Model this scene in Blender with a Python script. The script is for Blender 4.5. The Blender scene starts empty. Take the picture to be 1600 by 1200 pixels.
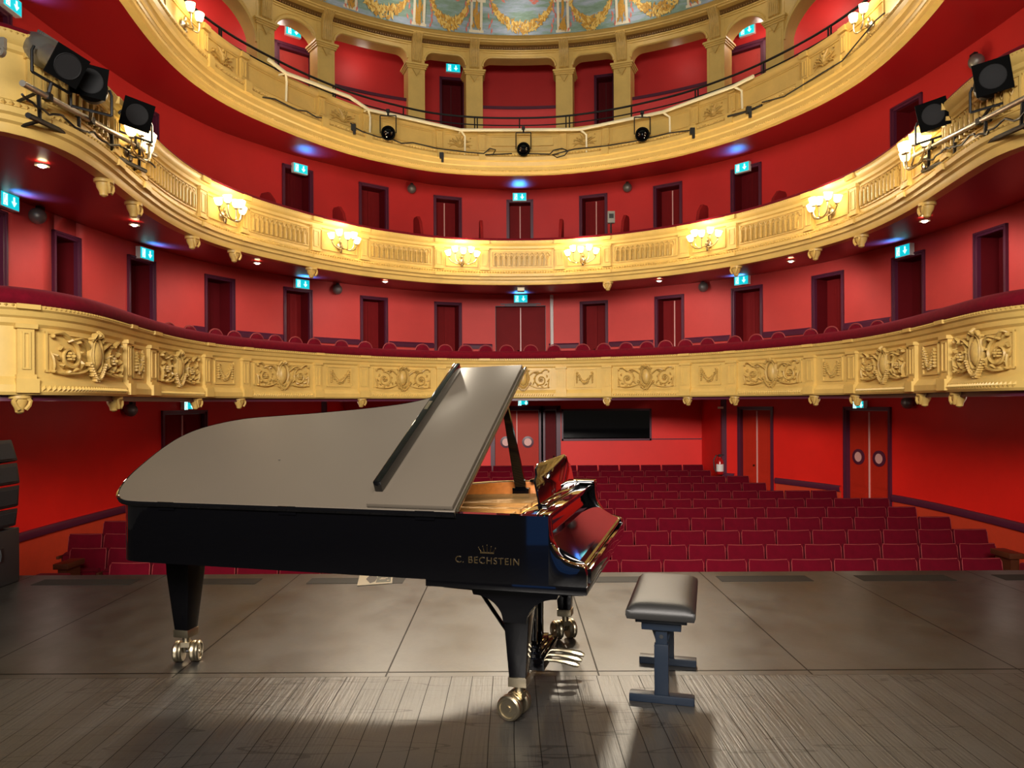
import bpy, bmesh, math, random
import numpy as np
from mathutils import Matrix, Vector
random.seed(7)
C = bpy.context.scene.collection
PI = math.pi

# ------------------------------------------------------------------ camera, world, large lights, exposure
F, H0, EYE = 1150.0, 629.0, 1.55          # focal length and horizon for a 1600 x 1200 image, eye height
ROLL = math.radians(0.3)
cam_d = bpy.data.cameras.new('camera'); cam = bpy.data.objects.new('camera', cam_d); C.objects.link(cam)
cam_d.sensor_width = 36.0; cam_d.lens = 36.0 * F / 1600.0
cam_d.shift_y = (H0 - 600.0) / 1600.0
cam_d.clip_start = 0.05; cam_d.clip_end = 200
cam.matrix_world = Matrix.Translation((0, 0, EYE)) @ Matrix.Rotation(PI / 2, 4, 'X') @ Matrix.Rotation(-ROLL, 4, 'Z')
bpy.context.scene.camera = cam
sc = bpy.context.scene
vs = sc.view_settings
vs.view_transform = 'Standard'; vs.look = 'None'; vs.gamma = 1.0; vs.use_curve_mapping = False
vs.exposure = 0.0
w = bpy.data.worlds.new('world'); sc.world = w; w.use_nodes = True
w.node_tree.nodes['Background'].inputs[0].default_value = (0.9, 0.78, 0.66, 1)
w.node_tree.nodes['Background'].inputs[1].default_value = 0.035


def lamp(kind, name, loc, power, color, size=0.2, target=None, spot=60, shape_y=None, spread=None):
    d = bpy.data.lights.new(name, kind); d.energy = power; d.color = color
    o = bpy.data.objects.new(name, d); C.objects.link(o); o.location = loc
    if kind == 'AREA':
        d.size = size
        if shape_y:
            d.shape = 'RECTANGLE'; d.size_y = shape_y
        if spread: d.spread = spread
    else:
        d.shadow_soft_size = size
    if kind == 'SPOT':
        d.spot_size = math.radians(spot); d.spot_blend = 0.6
    if target is not None:
        o.rotation_euler = (Vector(target) - Vector(loc)).to_track_quat('-Z', 'Y').to_euler()
    return o


WARM = (1.0, 0.80, 0.52); SOFT = (1.0, 0.90, 0.78)
# unseen lamps added behind the cornice to light the dome mural
for k_ in range(7):
    a_ = math.radians(20 + 140 * k_ / 6)
    lamp('POINT', 'dome_fill_lamp', (0.23 + 6.35 * math.cos(a_), 11.1 + 6.35 * math.sin(a_), 10.85), 13, SOFT, 0.15)
# unseen fill lamps added behind the camera
lamp('AREA', 'stage_fill_light', (-0.5, -2.0, 4.5), 740, (1.0, 0.92, 0.84), 5.0, (0.2, 10.0, 1.0), shape_y=2.0, spread=1.55)  # added to brighten the stalls walls and the piano lid
lamp('AREA', 'blue_reflection_lamp', (-1.62, -0.8, 0.38), 0.9, (0.05, 0.30, 1.0), 1.1, (0.5, 3.5, 0.8), shape_y=0.75)  # added low so its reflection tints the piano cheek navy


# ------------------------------------------------------------------ pixel helpers (only to read where things stand)
def ray(px, py):
    x, y = px - 800.0, py - 600.0
    c, s = math.cos(ROLL), math.sin(ROLL)
    X = x * c - y * s; Y = 600.0 + x * s + y * c
    return X / F, (H0 - Y) / F


def at_y(px, py, Y):
    a, u = ray(px, py)
    return Vector((a * Y, Y, EYE + u * Y))


def at_z(px, py, Z):
    a, u = ray(px, py); t = (Z - EYE) / u
    return Vector((a * t, t, Z))


def to_px(x, y, z):
    a = x / y * F; b = H0 - (z - EYE) / y * F - 600.0
    c, s = math.cos(ROLL), math.sin(ROLL)
    return 800 + a * c + b * s, 600 - a * s + b * c


# ------------------------------------------------------------------ materials
def lin(c):
    c = [x / 255.0 for x in c]
    return tuple(x / 12.92 if x <= 0.04045 else ((x + 0.055) / 1.055) ** 2.4 for x in c) + (1.0,)


def mat(name, rgb, rough=0.5, metal=0.0, var=0.0, scale=8.0, bump=0.0, bscale=60.0, coat=0.0, spec=0.5, emit=None, estr=0.0, sheen=0.0, stretch=None):
    m = bpy.data.materials.new(name); m.use_nodes = True
    nt = m.node_tree; b = nt.nodes['Principled BSDF']
    b.inputs['Base Color'].default_value = lin(rgb); b.inputs['Roughness'].default_value = rough
    b.inputs['Metallic'].default_value = metal; b.inputs['Specular IOR Level'].default_value = spec
    b.inputs['Coat Weight'].default_value = coat; b.inputs['Coat Roughness'].default_value = 0.03
    if sheen:
        b.inputs['Sheen Weight'].default_value = sheen; b.inputs['Sheen Roughness'].default_value = 0.4
        b.inputs['Sheen Tint'].default_value = lin((255, 120, 140))
    if emit:
        b.inputs['Emission Color'].default_value = lin(emit); b.inputs['Emission Strength'].default_value = estr
    if var or bump:
        tc = nt.nodes.new('ShaderNodeTexCoord'); mp = nt.nodes.new('ShaderNodeMapping')
        nt.links.new(tc.outputs['Object'], mp.inputs[0])
        if stretch: mp.inputs['Scale'].default_value = stretch
    if var:
        n = nt.nodes.new('ShaderNodeTexNoise'); n.inputs['Scale'].default_value = scale; n.inputs['Detail'].default_value = 6
        n.inputs['Roughness'].default_value = 0.65
        nt.links.new(mp.outputs[0], n.inputs['Vector'])
        r = nt.nodes.new('ShaderNodeMapRange'); r.inputs[1].default_value = 0.25; r.inputs[2].default_value = 0.75
        r.inputs[3].default_value = 1 - var; r.inputs[4].default_value = 1 + var
        nt.links.new(n.outputs['Fac'], r.inputs[0])
        mx = nt.nodes.new('ShaderNodeVectorMath'); mx.operation = 'SCALE'
        mx.inputs[0].default_value = lin(rgb)[:3]
        nt.links.new(r.outputs[0], mx.inputs['Scale']); nt.links.new(mx.outputs[0], b.inputs['Base Color'])
    if bump:
        n2 = nt.nodes.new('ShaderNodeTexNoise'); n2.inputs['Scale'].default_value = bscale; n2.inputs['Detail'].default_value = 4
        nt.links.new(mp.outputs[0], n2.inputs['Vector'])
        bp = nt.nodes.new('ShaderNodeBump'); bp.inputs['Strength'].default_value = bump; bp.inputs['Distance'].default_value = 0.02
        nt.links.new(n2.outputs['Fac'], bp.inputs['Height']); nt.links.new(bp.outputs[0], b.inputs['Normal'])
    return m


M = dict(
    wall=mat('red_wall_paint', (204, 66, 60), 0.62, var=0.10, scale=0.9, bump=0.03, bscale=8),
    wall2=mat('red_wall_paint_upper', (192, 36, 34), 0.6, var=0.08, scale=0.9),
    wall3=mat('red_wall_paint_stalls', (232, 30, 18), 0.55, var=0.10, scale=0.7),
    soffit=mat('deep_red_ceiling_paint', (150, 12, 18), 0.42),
    lowwall=mat('coral_red_paint', (215, 60, 60), 0.6, var=0.05),
    dado=mat('orange_red_dado_paint', (205, 62, 32), 0.6, var=0.06),
    gilt=mat('ochre_cream_paint', (216, 182, 102), 0.45, var=0.10, scale=3.0, bump=0.05, bscale=30),
    gilt2=mat('ochre_relief_paint', (198, 164, 90), 0.45, var=0.16, scale=14.0),
    frieze=mat('shaded_ochre_paint', (132, 96, 48), 0.5, var=0.2, scale=30),  # brownish shadow of the frieze is mixed into this colour
    velvet=mat('crimson_velvet', (104, 2, 24), 0.95, spec=0.2, var=0.22, scale=14, sheen=0.06, bump=0.05, bscale=120),
    seatv=mat('wine_velvet', (86, 1, 19), 1.0, spec=0.15, var=0.18, scale=7, sheen=0.05),
    piping=mat('faded_rose_piping', (150, 54, 54), 0.7),
    purple=mat('aubergine_trim_paint', (82, 30, 52), 0.4, var=0.08),
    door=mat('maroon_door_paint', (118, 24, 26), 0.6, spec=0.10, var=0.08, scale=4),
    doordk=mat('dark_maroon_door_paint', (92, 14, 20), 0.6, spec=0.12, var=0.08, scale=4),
    doorrd=mat('red_brown_door_paint', (186, 42, 24), 0.5, var=0.05, scale=4, spec=0.2),
    doorpk=mat('rose_red_door_paint', (188, 62, 56), 0.45, var=0.05, scale=4),
    strip=mat('pale_pink_strip', (226, 170, 160), 0.4),
    black=mat('black_lacquer', (3, 3, 4), 0.04, coat=1.0, spec=0.5),
    blackleg=mat('black_lacquer_leg', (3, 3, 4), 0.07, spec=0.4),
    lid=mat('lid_reflection_grey', (66, 60, 52), 0.30, spec=0.2, var=0.04, scale=1.2),  # grey reflection on the black lid is put into the base colour
    brass=mat('aged_brass', (176, 164, 138), 0.32, 1.0),
    brassd=mat('dull_brass_inlay', (84, 70, 46), 0.4, 1.0),
    wood=mat('amber_wood', (150, 88, 34), 0.35, var=0.22, scale=6, stretch=(1, 8, 8), coat=0.3),
    plate=mat('gold_bronze_plate', (206, 160, 92), 0.4, 0.6, var=0.08, scale=20),
    felt=mat('red_felt', (120, 20, 24), 0.9),
    leather=mat('black_leather', (27, 26, 25), 0.45, spec=0.35, bump=0.12, bscale=260),
    navy=mat('blue_black_painted_steel', (9, 19, 31), 0.4, spec=0.3),
    iron=mat('black_iron', (9, 9, 10), 0.55),
    flag=mat('matt_black_flag', (6, 6, 6), 0.9, spec=0.1),
    lens=mat('dark_glass_lens', (4, 5, 8), 0.05, coat=1.0),
    grey=mat('grey_metal_housing', (120, 118, 112), 0.4, 0.5, var=0.1),
    alu=mat('worn_aluminium_tube', (176, 170, 158), 0.35, 0.7, var=0.15, scale=20),
    cream=mat('cream_painted_steel', (238, 228, 190), 0.45),
    white=mat('white_paint', (225, 222, 216), 0.5),
    spk=mat('charcoal_speaker_paint', (20, 20, 22), 0.6, bump=0.08, bscale=200),
    spkg=mat('charcoal_speaker_grille', (15, 15, 17), 0.75, bump=0.2, bscale=400),
    shade=mat('lit_opal_glass', (255, 240, 205), 0.4, emit=(255, 226, 160), estr=7.0),
    lampw=mat('lit_downlight', (255, 255, 255), 0.4, emit=(255, 244, 225), estr=14.0),
    exitg=mat('lit_exit_panel', (20, 160, 150), 0.4, emit=(0, 178, 190), estr=1.3),
    exitw=mat('lit_exit_symbol', (220, 255, 250), 0.4, emit=(190, 255, 250), estr=1.5),
    glass=mat('dark_window_glass', (5, 5, 7), 0.03, coat=1.0, spec=1.0),
    redcyl=mat('red_extinguisher_paint', (170, 14, 16), 0.3, coat=0.4),
    paper=mat('printed_paper', (232, 220, 196), 0.6),
    ink=mat('brown_black_ink', (58, 44, 38), 0.6, var=0.5, scale=24),
    ink2=mat('grey_green_ink', (96, 100, 84), 0.6, var=0.4, scale=30),
    hatch=mat('dark_floor_hatch', (17, 16, 15), 0.6, spec=0.2, var=0.1),
    oak=mat('brown_oak', (70, 34, 16), 0.4, var=0.2),
    gold1=mat('painted_gold_leaf', (190, 140, 48), 0.6, var=0.25, scale=30),
    gold2=mat('painted_gold_light', (226, 190, 100), 0.6),
    rose=mat('painted_rose_ribbon', (214, 120, 104), 0.6, var=0.15, scale=30),
    ivory=mat('painted_ivory', (222, 212, 184), 0.6, var=0.08, scale=20),
)


def floor_material():
    m = bpy.data.materials.new('black_stage_floor'); m.use_nodes = True
    nt = m.node_tree; N = nt.nodes; L = nt.links; b = N['Principled BSDF']
    tc = N.new('ShaderNodeTexCoord'); sp = N.new('ShaderNodeSeparateXYZ'); L.new(tc.outputs['Object'], sp.inputs[0])

    def math_(op, a, b_=None, c=None):
        n = N.new('ShaderNodeMath'); n.operation = op
        for i, x in enumerate((a, b_, c)):
            if x is None: continue
            if isinstance(x, (int, float)): n.inputs[i].default_value = x
            else: L.new(x, n.inputs[i])
        return n.outputs[0]
    X, Y = sp.outputs[0], sp.outputs[1]
    near = math_('LESS_THAN', Y, 4.17)
    far = math_('SUBTRACT', 1.0, near)
    # plank joints on the near boards (run along Y)
    wob = N.new('ShaderNodeTexNoise'); wob.inputs['Scale'].default_value = 0.7
    L.new(tc.outputs['Object'], wob.inputs['Vector'])
    xw = math_('ADD', X, math_('MULTIPLY', math_('SUBTRACT', wob.outputs['Fac'], 0.5), 0.03))
    fr = math_('FRACT', math_('DIVIDE', xw, 0.118))
    idp = math_('FLOOR', math_('DIVIDE', xw, 0.118))
    joint = math_('MULTIPLY', math_('LESS_THAN', fr, 0.034), near)
    wn = N.new('ShaderNodeTexWhiteNoise'); wn.noise_dimensions = '1D'; L.new(idp, wn.inputs['W'])
    # sheet joints of the far panels and the long seam
    fx = math_('FRACT', math_('DIVIDE', math_('ADD', X, 3.15), 1.21))
    jfar = math_('MULTIPLY', math_('LESS_THAN', fx, 0.008), far)
    seam = math_('LESS_THAN', math_('ABSOLUTE', math_('SUBTRACT', Y, 4.24)), 0.008)
    seam2 = math_('LESS_THAN', math_('ABSOLUTE', math_('SUBTRACT', Y, 4.17)), 0.003)
    lines = math_('MAXIMUM', math_('MAXIMUM', joint, jfar), math_('MAXIMUM', seam, math_('MULTIPLY', seam2, 0.6)))
    # grain along the boards and scuffs
    mp = N.new('ShaderNodeMapping'); mp.inputs['Scale'].default_value = (70, 3.0, 1); L.new(tc.outputs['Object'], mp.inputs[0])
    gr = N.new('ShaderNodeTexNoise'); gr.inputs['Scale'].default_value = 1.0; gr.inputs['Detail'].default_value = 5; L.new(mp.outputs[0], gr.inputs['Vector'])
    mp2 = N.new('ShaderNodeMapping'); mp2.inputs['Scale'].default_value = (2.2, 1.6, 1); mp2.inputs['Rotation'].default_value = (0, 0, 0.5); L.new(tc.outputs['Object'], mp2.inputs[0])
    bl = N.new('ShaderNodeTexNoise'); bl.inputs['Scale'].default_value = 1.3; bl.inputs['Detail'].default_value = 8; bl.inputs['Roughness'].default_value = 0.65; L.new(mp2.outputs[0], bl.inputs['Vector'])
    sc_ = []
    for rot, thr in ((0.9, 0.012), (-0.7, 0.010), (1.9, 0.010)):   # long scratches
        mq = N.new('ShaderNodeMapping'); mq.inputs['Rotation'].default_value = (0, 0, rot); mq.inputs['Scale'].default_value = (0.55, 4.5, 1); L.new(tc.outputs['Object'], mq.inputs[0])
        nz = N.new('ShaderNodeTexNoise'); nz.inputs['Scale'].default_value = 1.4; nz.inputs['Detail'].default_value = 1; L.new(mq.outputs[0], nz.inputs['Vector'])
        sc_.append(math_('LESS_THAN', math_('ABSOLUTE', math_('SUBTRACT', nz.outputs['Fac'], 0.62)), thr * 0.5))
    scr = math_('MAXIMUM', sc_[0], math_('MAXIMUM', sc_[1], sc_[2]))
    # colour
    val = math_('ADD', math_('MULTIPLY', bl.outputs['Fac'], 0.020), 0.002)
    val = math_('ADD', val, math_('MULTIPLY', math_('MULTIPLY', wn.outputs['Value'], near), 0.005))
    val = math_('ADD', val, math_('MULTIPLY', math_('MULTIPLY', gr.outputs['Fac'], near), 0.006))
    val = math_('MULTIPLY', val, math_('SUBTRACT', 1.0, math_('MULTIPLY', math_('MAXIMUM', lines, math_('MULTIPLY', math_('MULTIPLY', scr, near), 0.45)), 0.85)))
    cb = N.new('ShaderNodeCombineXYZ'); L.new(math_('MULTIPLY', val, 1.10), cb.inputs[0]); L.new(val, cb.inputs[1]); L.new(math_('MULTIPLY', val, 0.90), cb.inputs[2])
    L.new(cb.outputs[0], b.inputs['Base Color'])
    rg = math_('ADD', math_('MULTIPLY', bl.outputs['Fac'], 0.30), 0.20)
    rg = math_('ADD', rg, math_('MULTIPLY', math_('MULTIPLY', gr.outputs['Fac'], near), 0.06))
    L.new(rg, b.inputs['Roughness'])
    L.new(math_('MULTIPLY', math_('SUBTRACT', 1.0, math_('MULTIPLY', math_('MAXIMUM', lines, math_('MULTIPLY', math_('MULTIPLY', scr, near), 0.45)), 0.9)), 0.55), b.inputs['Specular IOR Level'])
    hgt = math_('SUBTRACT', math_('ADD', math_('MULTIPLY', math_('MULTIPLY', gr.outputs['Fac'], near), 0.5), math_('MULTIPLY', bl.outputs['Fac'], 0.5)), math_('MULTIPLY', math_('MAXIMUM', lines, math_('MULTIPLY', math_('MULTIPLY', scr, near), 0.2)), 1.2))
    bp = N.new('ShaderNodeBump'); bp.inputs['Strength'].default_value = 0.55; bp.inputs['Distance'].default_value = 0.008
    L.new(hgt, bp.inputs['Height']); L.new(bp.outputs[0], b.inputs['Normal'])
    return m


def mural_material():
    m = bpy.data.materials.new('painted_sky_mural'); m.use_nodes = True
    nt = m.node_tree; N = nt.nodes; L = nt.links; b = N['Principled BSDF']
    tc = N.new('ShaderNodeTexCoord'); mp = N.new('ShaderNodeMapping'); mp.inputs['Scale'].default_value = (1, 1, 5); L.new(tc.outputs['Object'], mp.inputs[0])
    n = N.new('ShaderNodeTexNoise'); n.inputs['Scale'].default_value = 0.9; n.inputs['Detail'].default_value = 7; n.inputs['Roughness'].default_value = 0.7; L.new(mp.outputs[0], n.inputs['Vector'])
    cr = N.new('ShaderNodeValToRGB'); e = cr.color_ramp.elements
    e[0].position = 0.36; e[0].color = lin((112, 138, 118)); e[1].position = 0.66; e[1].color = lin((176, 184, 200))
    x = e.new(0.46); x.color = lin((130, 156, 140)); x = e.new(0.55); x.color = lin((150, 166, 180))
    L.new(n.outputs['Fac'], cr.inputs[0]); L.new(cr.outputs[0], b.inputs['Base Color']); b.inputs['Roughness'].default_value = 0.65
    return m


M['floor'] = floor_material(); M['mural'] = mural_material()


# ------------------------------------------------------------------ mesh builder
class MB:
    def __init__(s): s.v = []; s.f = []

    def add(s, vs, fs):
        k = len(s.v); s.v += [tuple(p) for p in vs]; s.f += [tuple(i + k for i in f) for f in fs]; return s

    def box(s, c, d, R=None, taper=None):
        hx, hy, hz = d[0] / 2, d[1] / 2, d[2] / 2
        vs = []
        for z in (-hz, hz):
            k = taper if (taper and z < 0) else 1.0
            for x, y in ((-hx, -hy), (hx, -hy), (hx, hy), (-hx, hy)):
                p = Vector((x * k, y * k, z))
                if R is not None: p = R @ p
                vs.append(p + Vector(c))
        return s.add(vs, [(3, 2, 1, 0), (4, 5, 6, 7), (0, 1, 5, 4), (1, 2, 6, 5), (2, 3, 7, 6), (3, 0, 4, 7)])

    def box2(s, a, b):
        return s.box([(a[i] + b[i]) / 2 for i in range(3)], [abs(b[i] - a[i]) for i in range(3)])

    def grid(s, rows, closed=False, caps=False):
        n = len(rows[0]); vs = [p for r in rows for p in r]; fs = []
        m = n if closed else n - 1
        for i in range(len(rows) - 1):
            for j in range(m):
                a, b_ = i * n + j, i * n + (j + 1) % n
                fs.append((a, b_, b_ + n, a + n))
        if caps:
            fs.append(tuple(range(n))[::-1]); fs.append(tuple((len(rows) - 1) * n + j for j in range(n)))
        return s.add(vs, fs)

    def tube(s, pts, r, n=8, caps=True, squash=None):
        pts = [Vector(p) for p in pts]; rows = []
        rr = r if isinstance(r, (list, tuple)) else [r] * len(pts)
        t0 = (pts[1] - pts[0]).normalized()
        up = Vector((0, 0, 1)) if abs(t0.z) < 0.9 else Vector((1, 0, 0))
        a = t0.cross(up).normalized()
        for i, p in enumerate(pts):
            t = (pts[min(i + 1, len(pts) - 1)] - pts[max(i - 1, 0)]).normalized()
            a = (a - t * a.dot(t)).normalized(); b_ = t.cross(a)
            rows.append([p + (a * math.cos(2 * PI * k / n) + b_ * math.sin(2 * PI * k / n)) * rr[i] for k in range(n)])
        return s.grid(rows, True, caps)

    def lathe(s, prof, n=16, R=None, c=(0, 0, 0)):
        rows = []
        for r, z in prof:
            row = []
            for k in range(n):
                p = Vector((r * math.cos(2 * PI * k / n), r * math.sin(2 * PI * k / n), z))
                if R is not None: p = R @ p
                row.append(p + Vector(c))
            rows.append(row)
        return s.grid(rows, True, True)

    def ell(s, c, r, R=None, nu=10, nv=6):
        return s.lathe_ell(c, r, R, nu, nv)

    def lathe_ell(s, c, r, R, nu, nv):
        rows = []
        for i in range(nv + 1):
            a = -PI / 2 + PI * i / nv; a = max(min(a, PI / 2 - 0.05), -PI / 2 + 0.05); row = []
            for k in range(nu):
                p = Vector((r[0] * math.cos(a) * math.cos(2 * PI * k / nu), r[1] * math.cos(a) * math.sin(2 * PI * k / nu), r[2] * math.sin(a)))
                if R is not None: p = R @ p
                row.append(p + Vector(c))
            rows.append(row)
        return s.grid(rows, True, True)

    def prism(s, poly, fn):
        """poly: 2-D points; fn(p, k) -> 3-D point for k = 0 and 1."""
        n = len(poly); vs = [fn(p, 0) for p in poly] + [fn(p, 1) for p in poly]
        fs = [tuple(range(n))[::-1], tuple(range(n, 2 * n))] + [(i, (i + 1) % n, n + (i + 1) % n, n + i) for i in range(n)]
        return s.add(vs, fs)

    def map(s, fn):
        s.v = [tuple(fn(Vector(p))) for p in s.v]; return s


def obj(name, mb, m, parent=None, off=None, label=None, cat=None, group=None, kind=None, smooth=True, bevel=0.0, angle=38, parent_off=None):
    me = bpy.data.meshes.new(name)
    vs = mb.v
    if parent is None and off is None:
        a = np.array(vs); off = ((a[:, 0].min() + a[:, 0].max()) / 2, (a[:, 1].min() + a[:, 1].max()) / 2, a[:, 2].min())
    o_ = off or (0, 0, 0)
    me.from_pydata([(x - o_[0], y - o_[1], z - o_[2]) for x, y, z in vs], [], mb.f)
    bm = bmesh.new(); bm.from_mesh(me); bmesh.ops.remove_doubles(bm, verts=bm.verts, dist=1e-5)
    bmesh.ops.recalc_face_normals(bm, faces=bm.faces)
    if bevel:
        es = [e for e in bm.edges if len(e.link_faces) == 2 and e.calc_face_angle(0) > 0.6]
        bmesh.ops.bevel(bm, geom=es, offset=bevel, segments=2, profile=0.6, affect='EDGES', clamp_overlap=True)
    bm.to_mesh(me); bm.free()
    if smooth:
        me.polygons.foreach_set('use_smooth', [True] * len(me.polygons))
        me.set_sharp_from_angle(angle=math.radians(angle))
    me.materials.append(m if not isinstance(m, str) else M[m])
    o = bpy.data.objects.new(name, me); C.objects.link(o)
    if parent is not None: o.parent = parent
    else: o.location = o_
    tag(o, label, cat, group, kind)
    return o


def tag(o, label=None, cat=None, group=None, kind=None):
    if label: o['label'] = label
    if cat: o['category'] = cat
    if group: o['group'] = group
    if kind: o['kind'] = kind
    return o


def empty(name, loc, label, cat, rz=0.0, group=None, kind=None):
    o = bpy.data.objects.new(name, None); C.objects.link(o); o.location = loc; o.rotation_euler = (0, 0, rz)
    o.empty_display_size = 0.2
    return tag(o, label, cat, group, kind)


def dup(root, loc, rz=None, label=None, group=None, scale=None):
    r = root.copy(); C.objects.link(r); r.location = loc
    if rz is not None: r.rotation_euler = (0, 0, rz)
    if label: r['label'] = label
    if group: r['group'] = group
    if scale: r.scale = scale
    for ch in list(root.children):
        c = ch.copy(); C.objects.link(c); c.parent = r
        for g in list(ch.children):
            d = g.copy(); C.objects.link(d); d.parent = c
    return r


ORD = ['first', 'second', 'third', 'fourth', 'fifth', 'sixth', 'seventh', 'eighth', 'ninth', 'tenth', 'eleventh', 'twelfth', 'thirteenth', 'fourteenth', 'fifteenth', 'sixteenth']


# ------------------------------------------------------------------ plan curves of the house
class Curve:
    def __init__(s, pts, sig=6, n=700):
        P = np.array(pts, float)
        d = np.r_[0, np.cumsum(np.hypot(*np.diff(P, axis=0).T))]
        u = np.linspace(0, d[-1], n)
        X = np.interp(u, d, P[:, 0]); Y = np.interp(u, d, P[:, 1])
        k = np.exp(-0.5 * (np.arange(-4 * sig, 4 * sig + 1) / sig) ** 2); k /= k.sum(); p = 4 * sig
        def sm(a):
            e = np.r_[2 * a[0] - a[p:0:-1], a, 2 * a[-1] - a[-2:-p - 2:-1]]
            return np.convolve(e, k, 'valid')
        X, Y = sm(X), sm(Y)
        s.X, s.Y = X, Y
        s.s = np.r_[0, np.cumsum(np.hypot(np.diff(X), np.diff(Y)))]; s.L = s.s[-1]
        s.tx, s.ty = np.gradient(X, s.s), np.gradient(Y, s.s)

    def at(s, q):
        x, y = np.interp(q, s.s, s.X), np.interp(q, s.s, s.Y)
        tx, ty = np.interp(q, s.s, s.tx), np.interp(q, s.s, s.ty); l = math.hypot(tx, ty); tx /= l; ty /= l
        return x, y, tx, ty

    def pt(s, q, o, z):           # o: towards the room
        x, y, tx, ty = s.at(q)
        return Vector((x + ty * o, y - tx * o, z))

    def s_of_px(s, px, z):
        a = [to_px(x, y, z)[0] for x, y in zip(s.X, s.Y)]
        i0, i1 = 40, len(a) - 40
        a = np.maximum.accumulate(np.array(a))
        return float(np.interp(px, a, s.s))

    def frame(s, q, o=0.0, z=0.0):
        x, y, tx, ty = s.at(q)
        Mx = Matrix(((tx, ty, 0, x + ty * o), (ty, -tx, 0, y - tx * o), (0, 0, 1, z), (0, 0, 0, 1)))
        return Mx             # columns: along the curve, towards the room, up (left-handed set is fine for points)

    def sweep(s, mb, prof, s0=None, s1=None, step=0.22, closed=False, caps=False):
        s0 = 0.0 if s0 is None else s0; s1 = s.L if s1 is None else s1
        n = max(2, int(abs(s1 - s0) / step) + 1)
        rows = [[s.pt(q, o, z) for o, z in prof] for q in np.linspace(s0, s1, n)]
        return mb.grid(rows, closed, caps)


BAL = Curve([(-6.9, 6.72), (-6.4, 6.75), (-5.6, 6.8), (-4.95, 6.93), (-4.62, 7.3), (-4.58, 7.7), (-4.65, 8.4), (-4.78, 9.1), (-4.9, 9.9), (-4.99, 10.7),
             (-4.98, 11.6), (-4.83, 12.4), (-4.52, 13.15), (-3.85, 14.3), (-3.05, 15.3), (-1.7, 16.25), (-.7, 16.5), (.2, 16.53), (1.02, 16.5), (2.17, 16.1),
             (3.45, 15.32), (4.36, 14.35), (4.78, 13.7), (5.24, 12.8), (5.52, 11.9), (5.58, 11.0), (5.52, 10.0), (5.38, 9.1), (5.28, 8.4), (5.2, 7.9), (5.3, 7.45), (5.7, 7.15), (6.3, 7.05), (7.35, 7.0)], sig=9)
WALL = Curve([(-6.9, 6.0), (-6.87, 8.5), (-6.87, 9.9), (-6.83, 11.2), (-6.63, 13.2), (-6.03, 15.1), (-4.88, 16.68), (-3.37, 18.07), (-1.67, 19.15), (.23, 19.5),
              (2.11, 19.05), (3.87, 18.12), (5.38, 16.8), (6.52, 15.08), (7.13, 13.1), (7.33, 11.15), (7.37, 9.5), (7.38, 6.0)], sig=8)
RC = (0.23, 11.1)
def circle(R, a0=200, a1=-20, n=80):
    return Curve([(RC[0] + R * math.cos(math.radians(a)), RC[1] + R * math.sin(math.radians(a))) for a in np.linspace(a0, a1, n)], sig=1)
COLC = circle(7.4); GALW = circle(8.7)

Z1B, Z1T, Z2B, Z2T, Z3B, Z3T = 1.65, 2.536, 4.19, 5.165, 6.68, 7.64


def loft(mb, c1, z1, o1, c2, z2, o2, n=90, m=6, bulge=0.0):
    rows = []
    for i in range(n + 1):
        a = c1.pt(c1.L * i / n, o1, z1); b = c2.pt(c2.L * i / n, o2, z2)
        rows.append([a.lerp(b, k / m) + Vector((0, 0, bulge * math.sin(PI * (k / m) ** 0.6))) for k in range(m + 1)])
    return mb.grid(rows)

# ------------------------------------------------------------------ setting: stage, stalls floor, walls, soffits
obj('floor', MB().box2((-9.5, -4, -0.05), (9.5, 6.7, 0)), 'floor', off=(0, 0, 0), label='scuffed black stage floor with plank joints and long seams', cat='floor', kind='structure', smooth=False)
obj('wall_stage_front', MB().box2((-9.5, 6.55, -1.5), (9.5, 6.69, -0.05)), 'purple', label='low front face below the stage edge', cat='wall', kind='structure', smooth=False)
obj('floor_stalls', MB().add([(-9, 6.6, -1.42), (9, 6.6, -1.42), (9, 9.1, -1.32), (9, 21, -.82), (-9, 21, -.82), (-9, 9.1, -1.32)], [(0, 1, 2, 5), (5, 2, 3, 4)]), 'purple', off=(0, 0, 0), label='raked stalls floor under the rows of wine velvet seats', cat='floor', kind='structure', smooth=False)


def floor_z(y): return -1.32 + (y - 9.1) * .042


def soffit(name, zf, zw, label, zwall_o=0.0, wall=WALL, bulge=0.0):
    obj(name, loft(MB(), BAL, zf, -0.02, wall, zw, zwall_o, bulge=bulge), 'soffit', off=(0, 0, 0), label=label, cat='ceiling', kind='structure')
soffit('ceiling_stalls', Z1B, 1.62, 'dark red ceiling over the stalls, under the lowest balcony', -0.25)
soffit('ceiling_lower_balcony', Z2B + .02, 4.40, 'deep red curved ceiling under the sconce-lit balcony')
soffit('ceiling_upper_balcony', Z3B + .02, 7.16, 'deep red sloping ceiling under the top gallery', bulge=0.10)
for nm, zf, lab in (('floor_lower_balcony', 2.0, 'floor of the lowest balcony behind its velvet rail'), ('floor_upper_balcony', 4.5, 'floor of the middle balcony'), ):
    obj(nm, loft(MB(), BAL, zf, -0.12, WALL, zf, 0), 'purple', off=(0, 0, 0), label=lab, cat='floor', kind='structure')
obj('floor_gallery', loft(MB(), BAL, 7.25, -0.12, GALW, 7.5, 0), 'purple', off=(0, 0, 0), label='floor of the top gallery behind the black railing', cat='floor', kind='structure')


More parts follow.
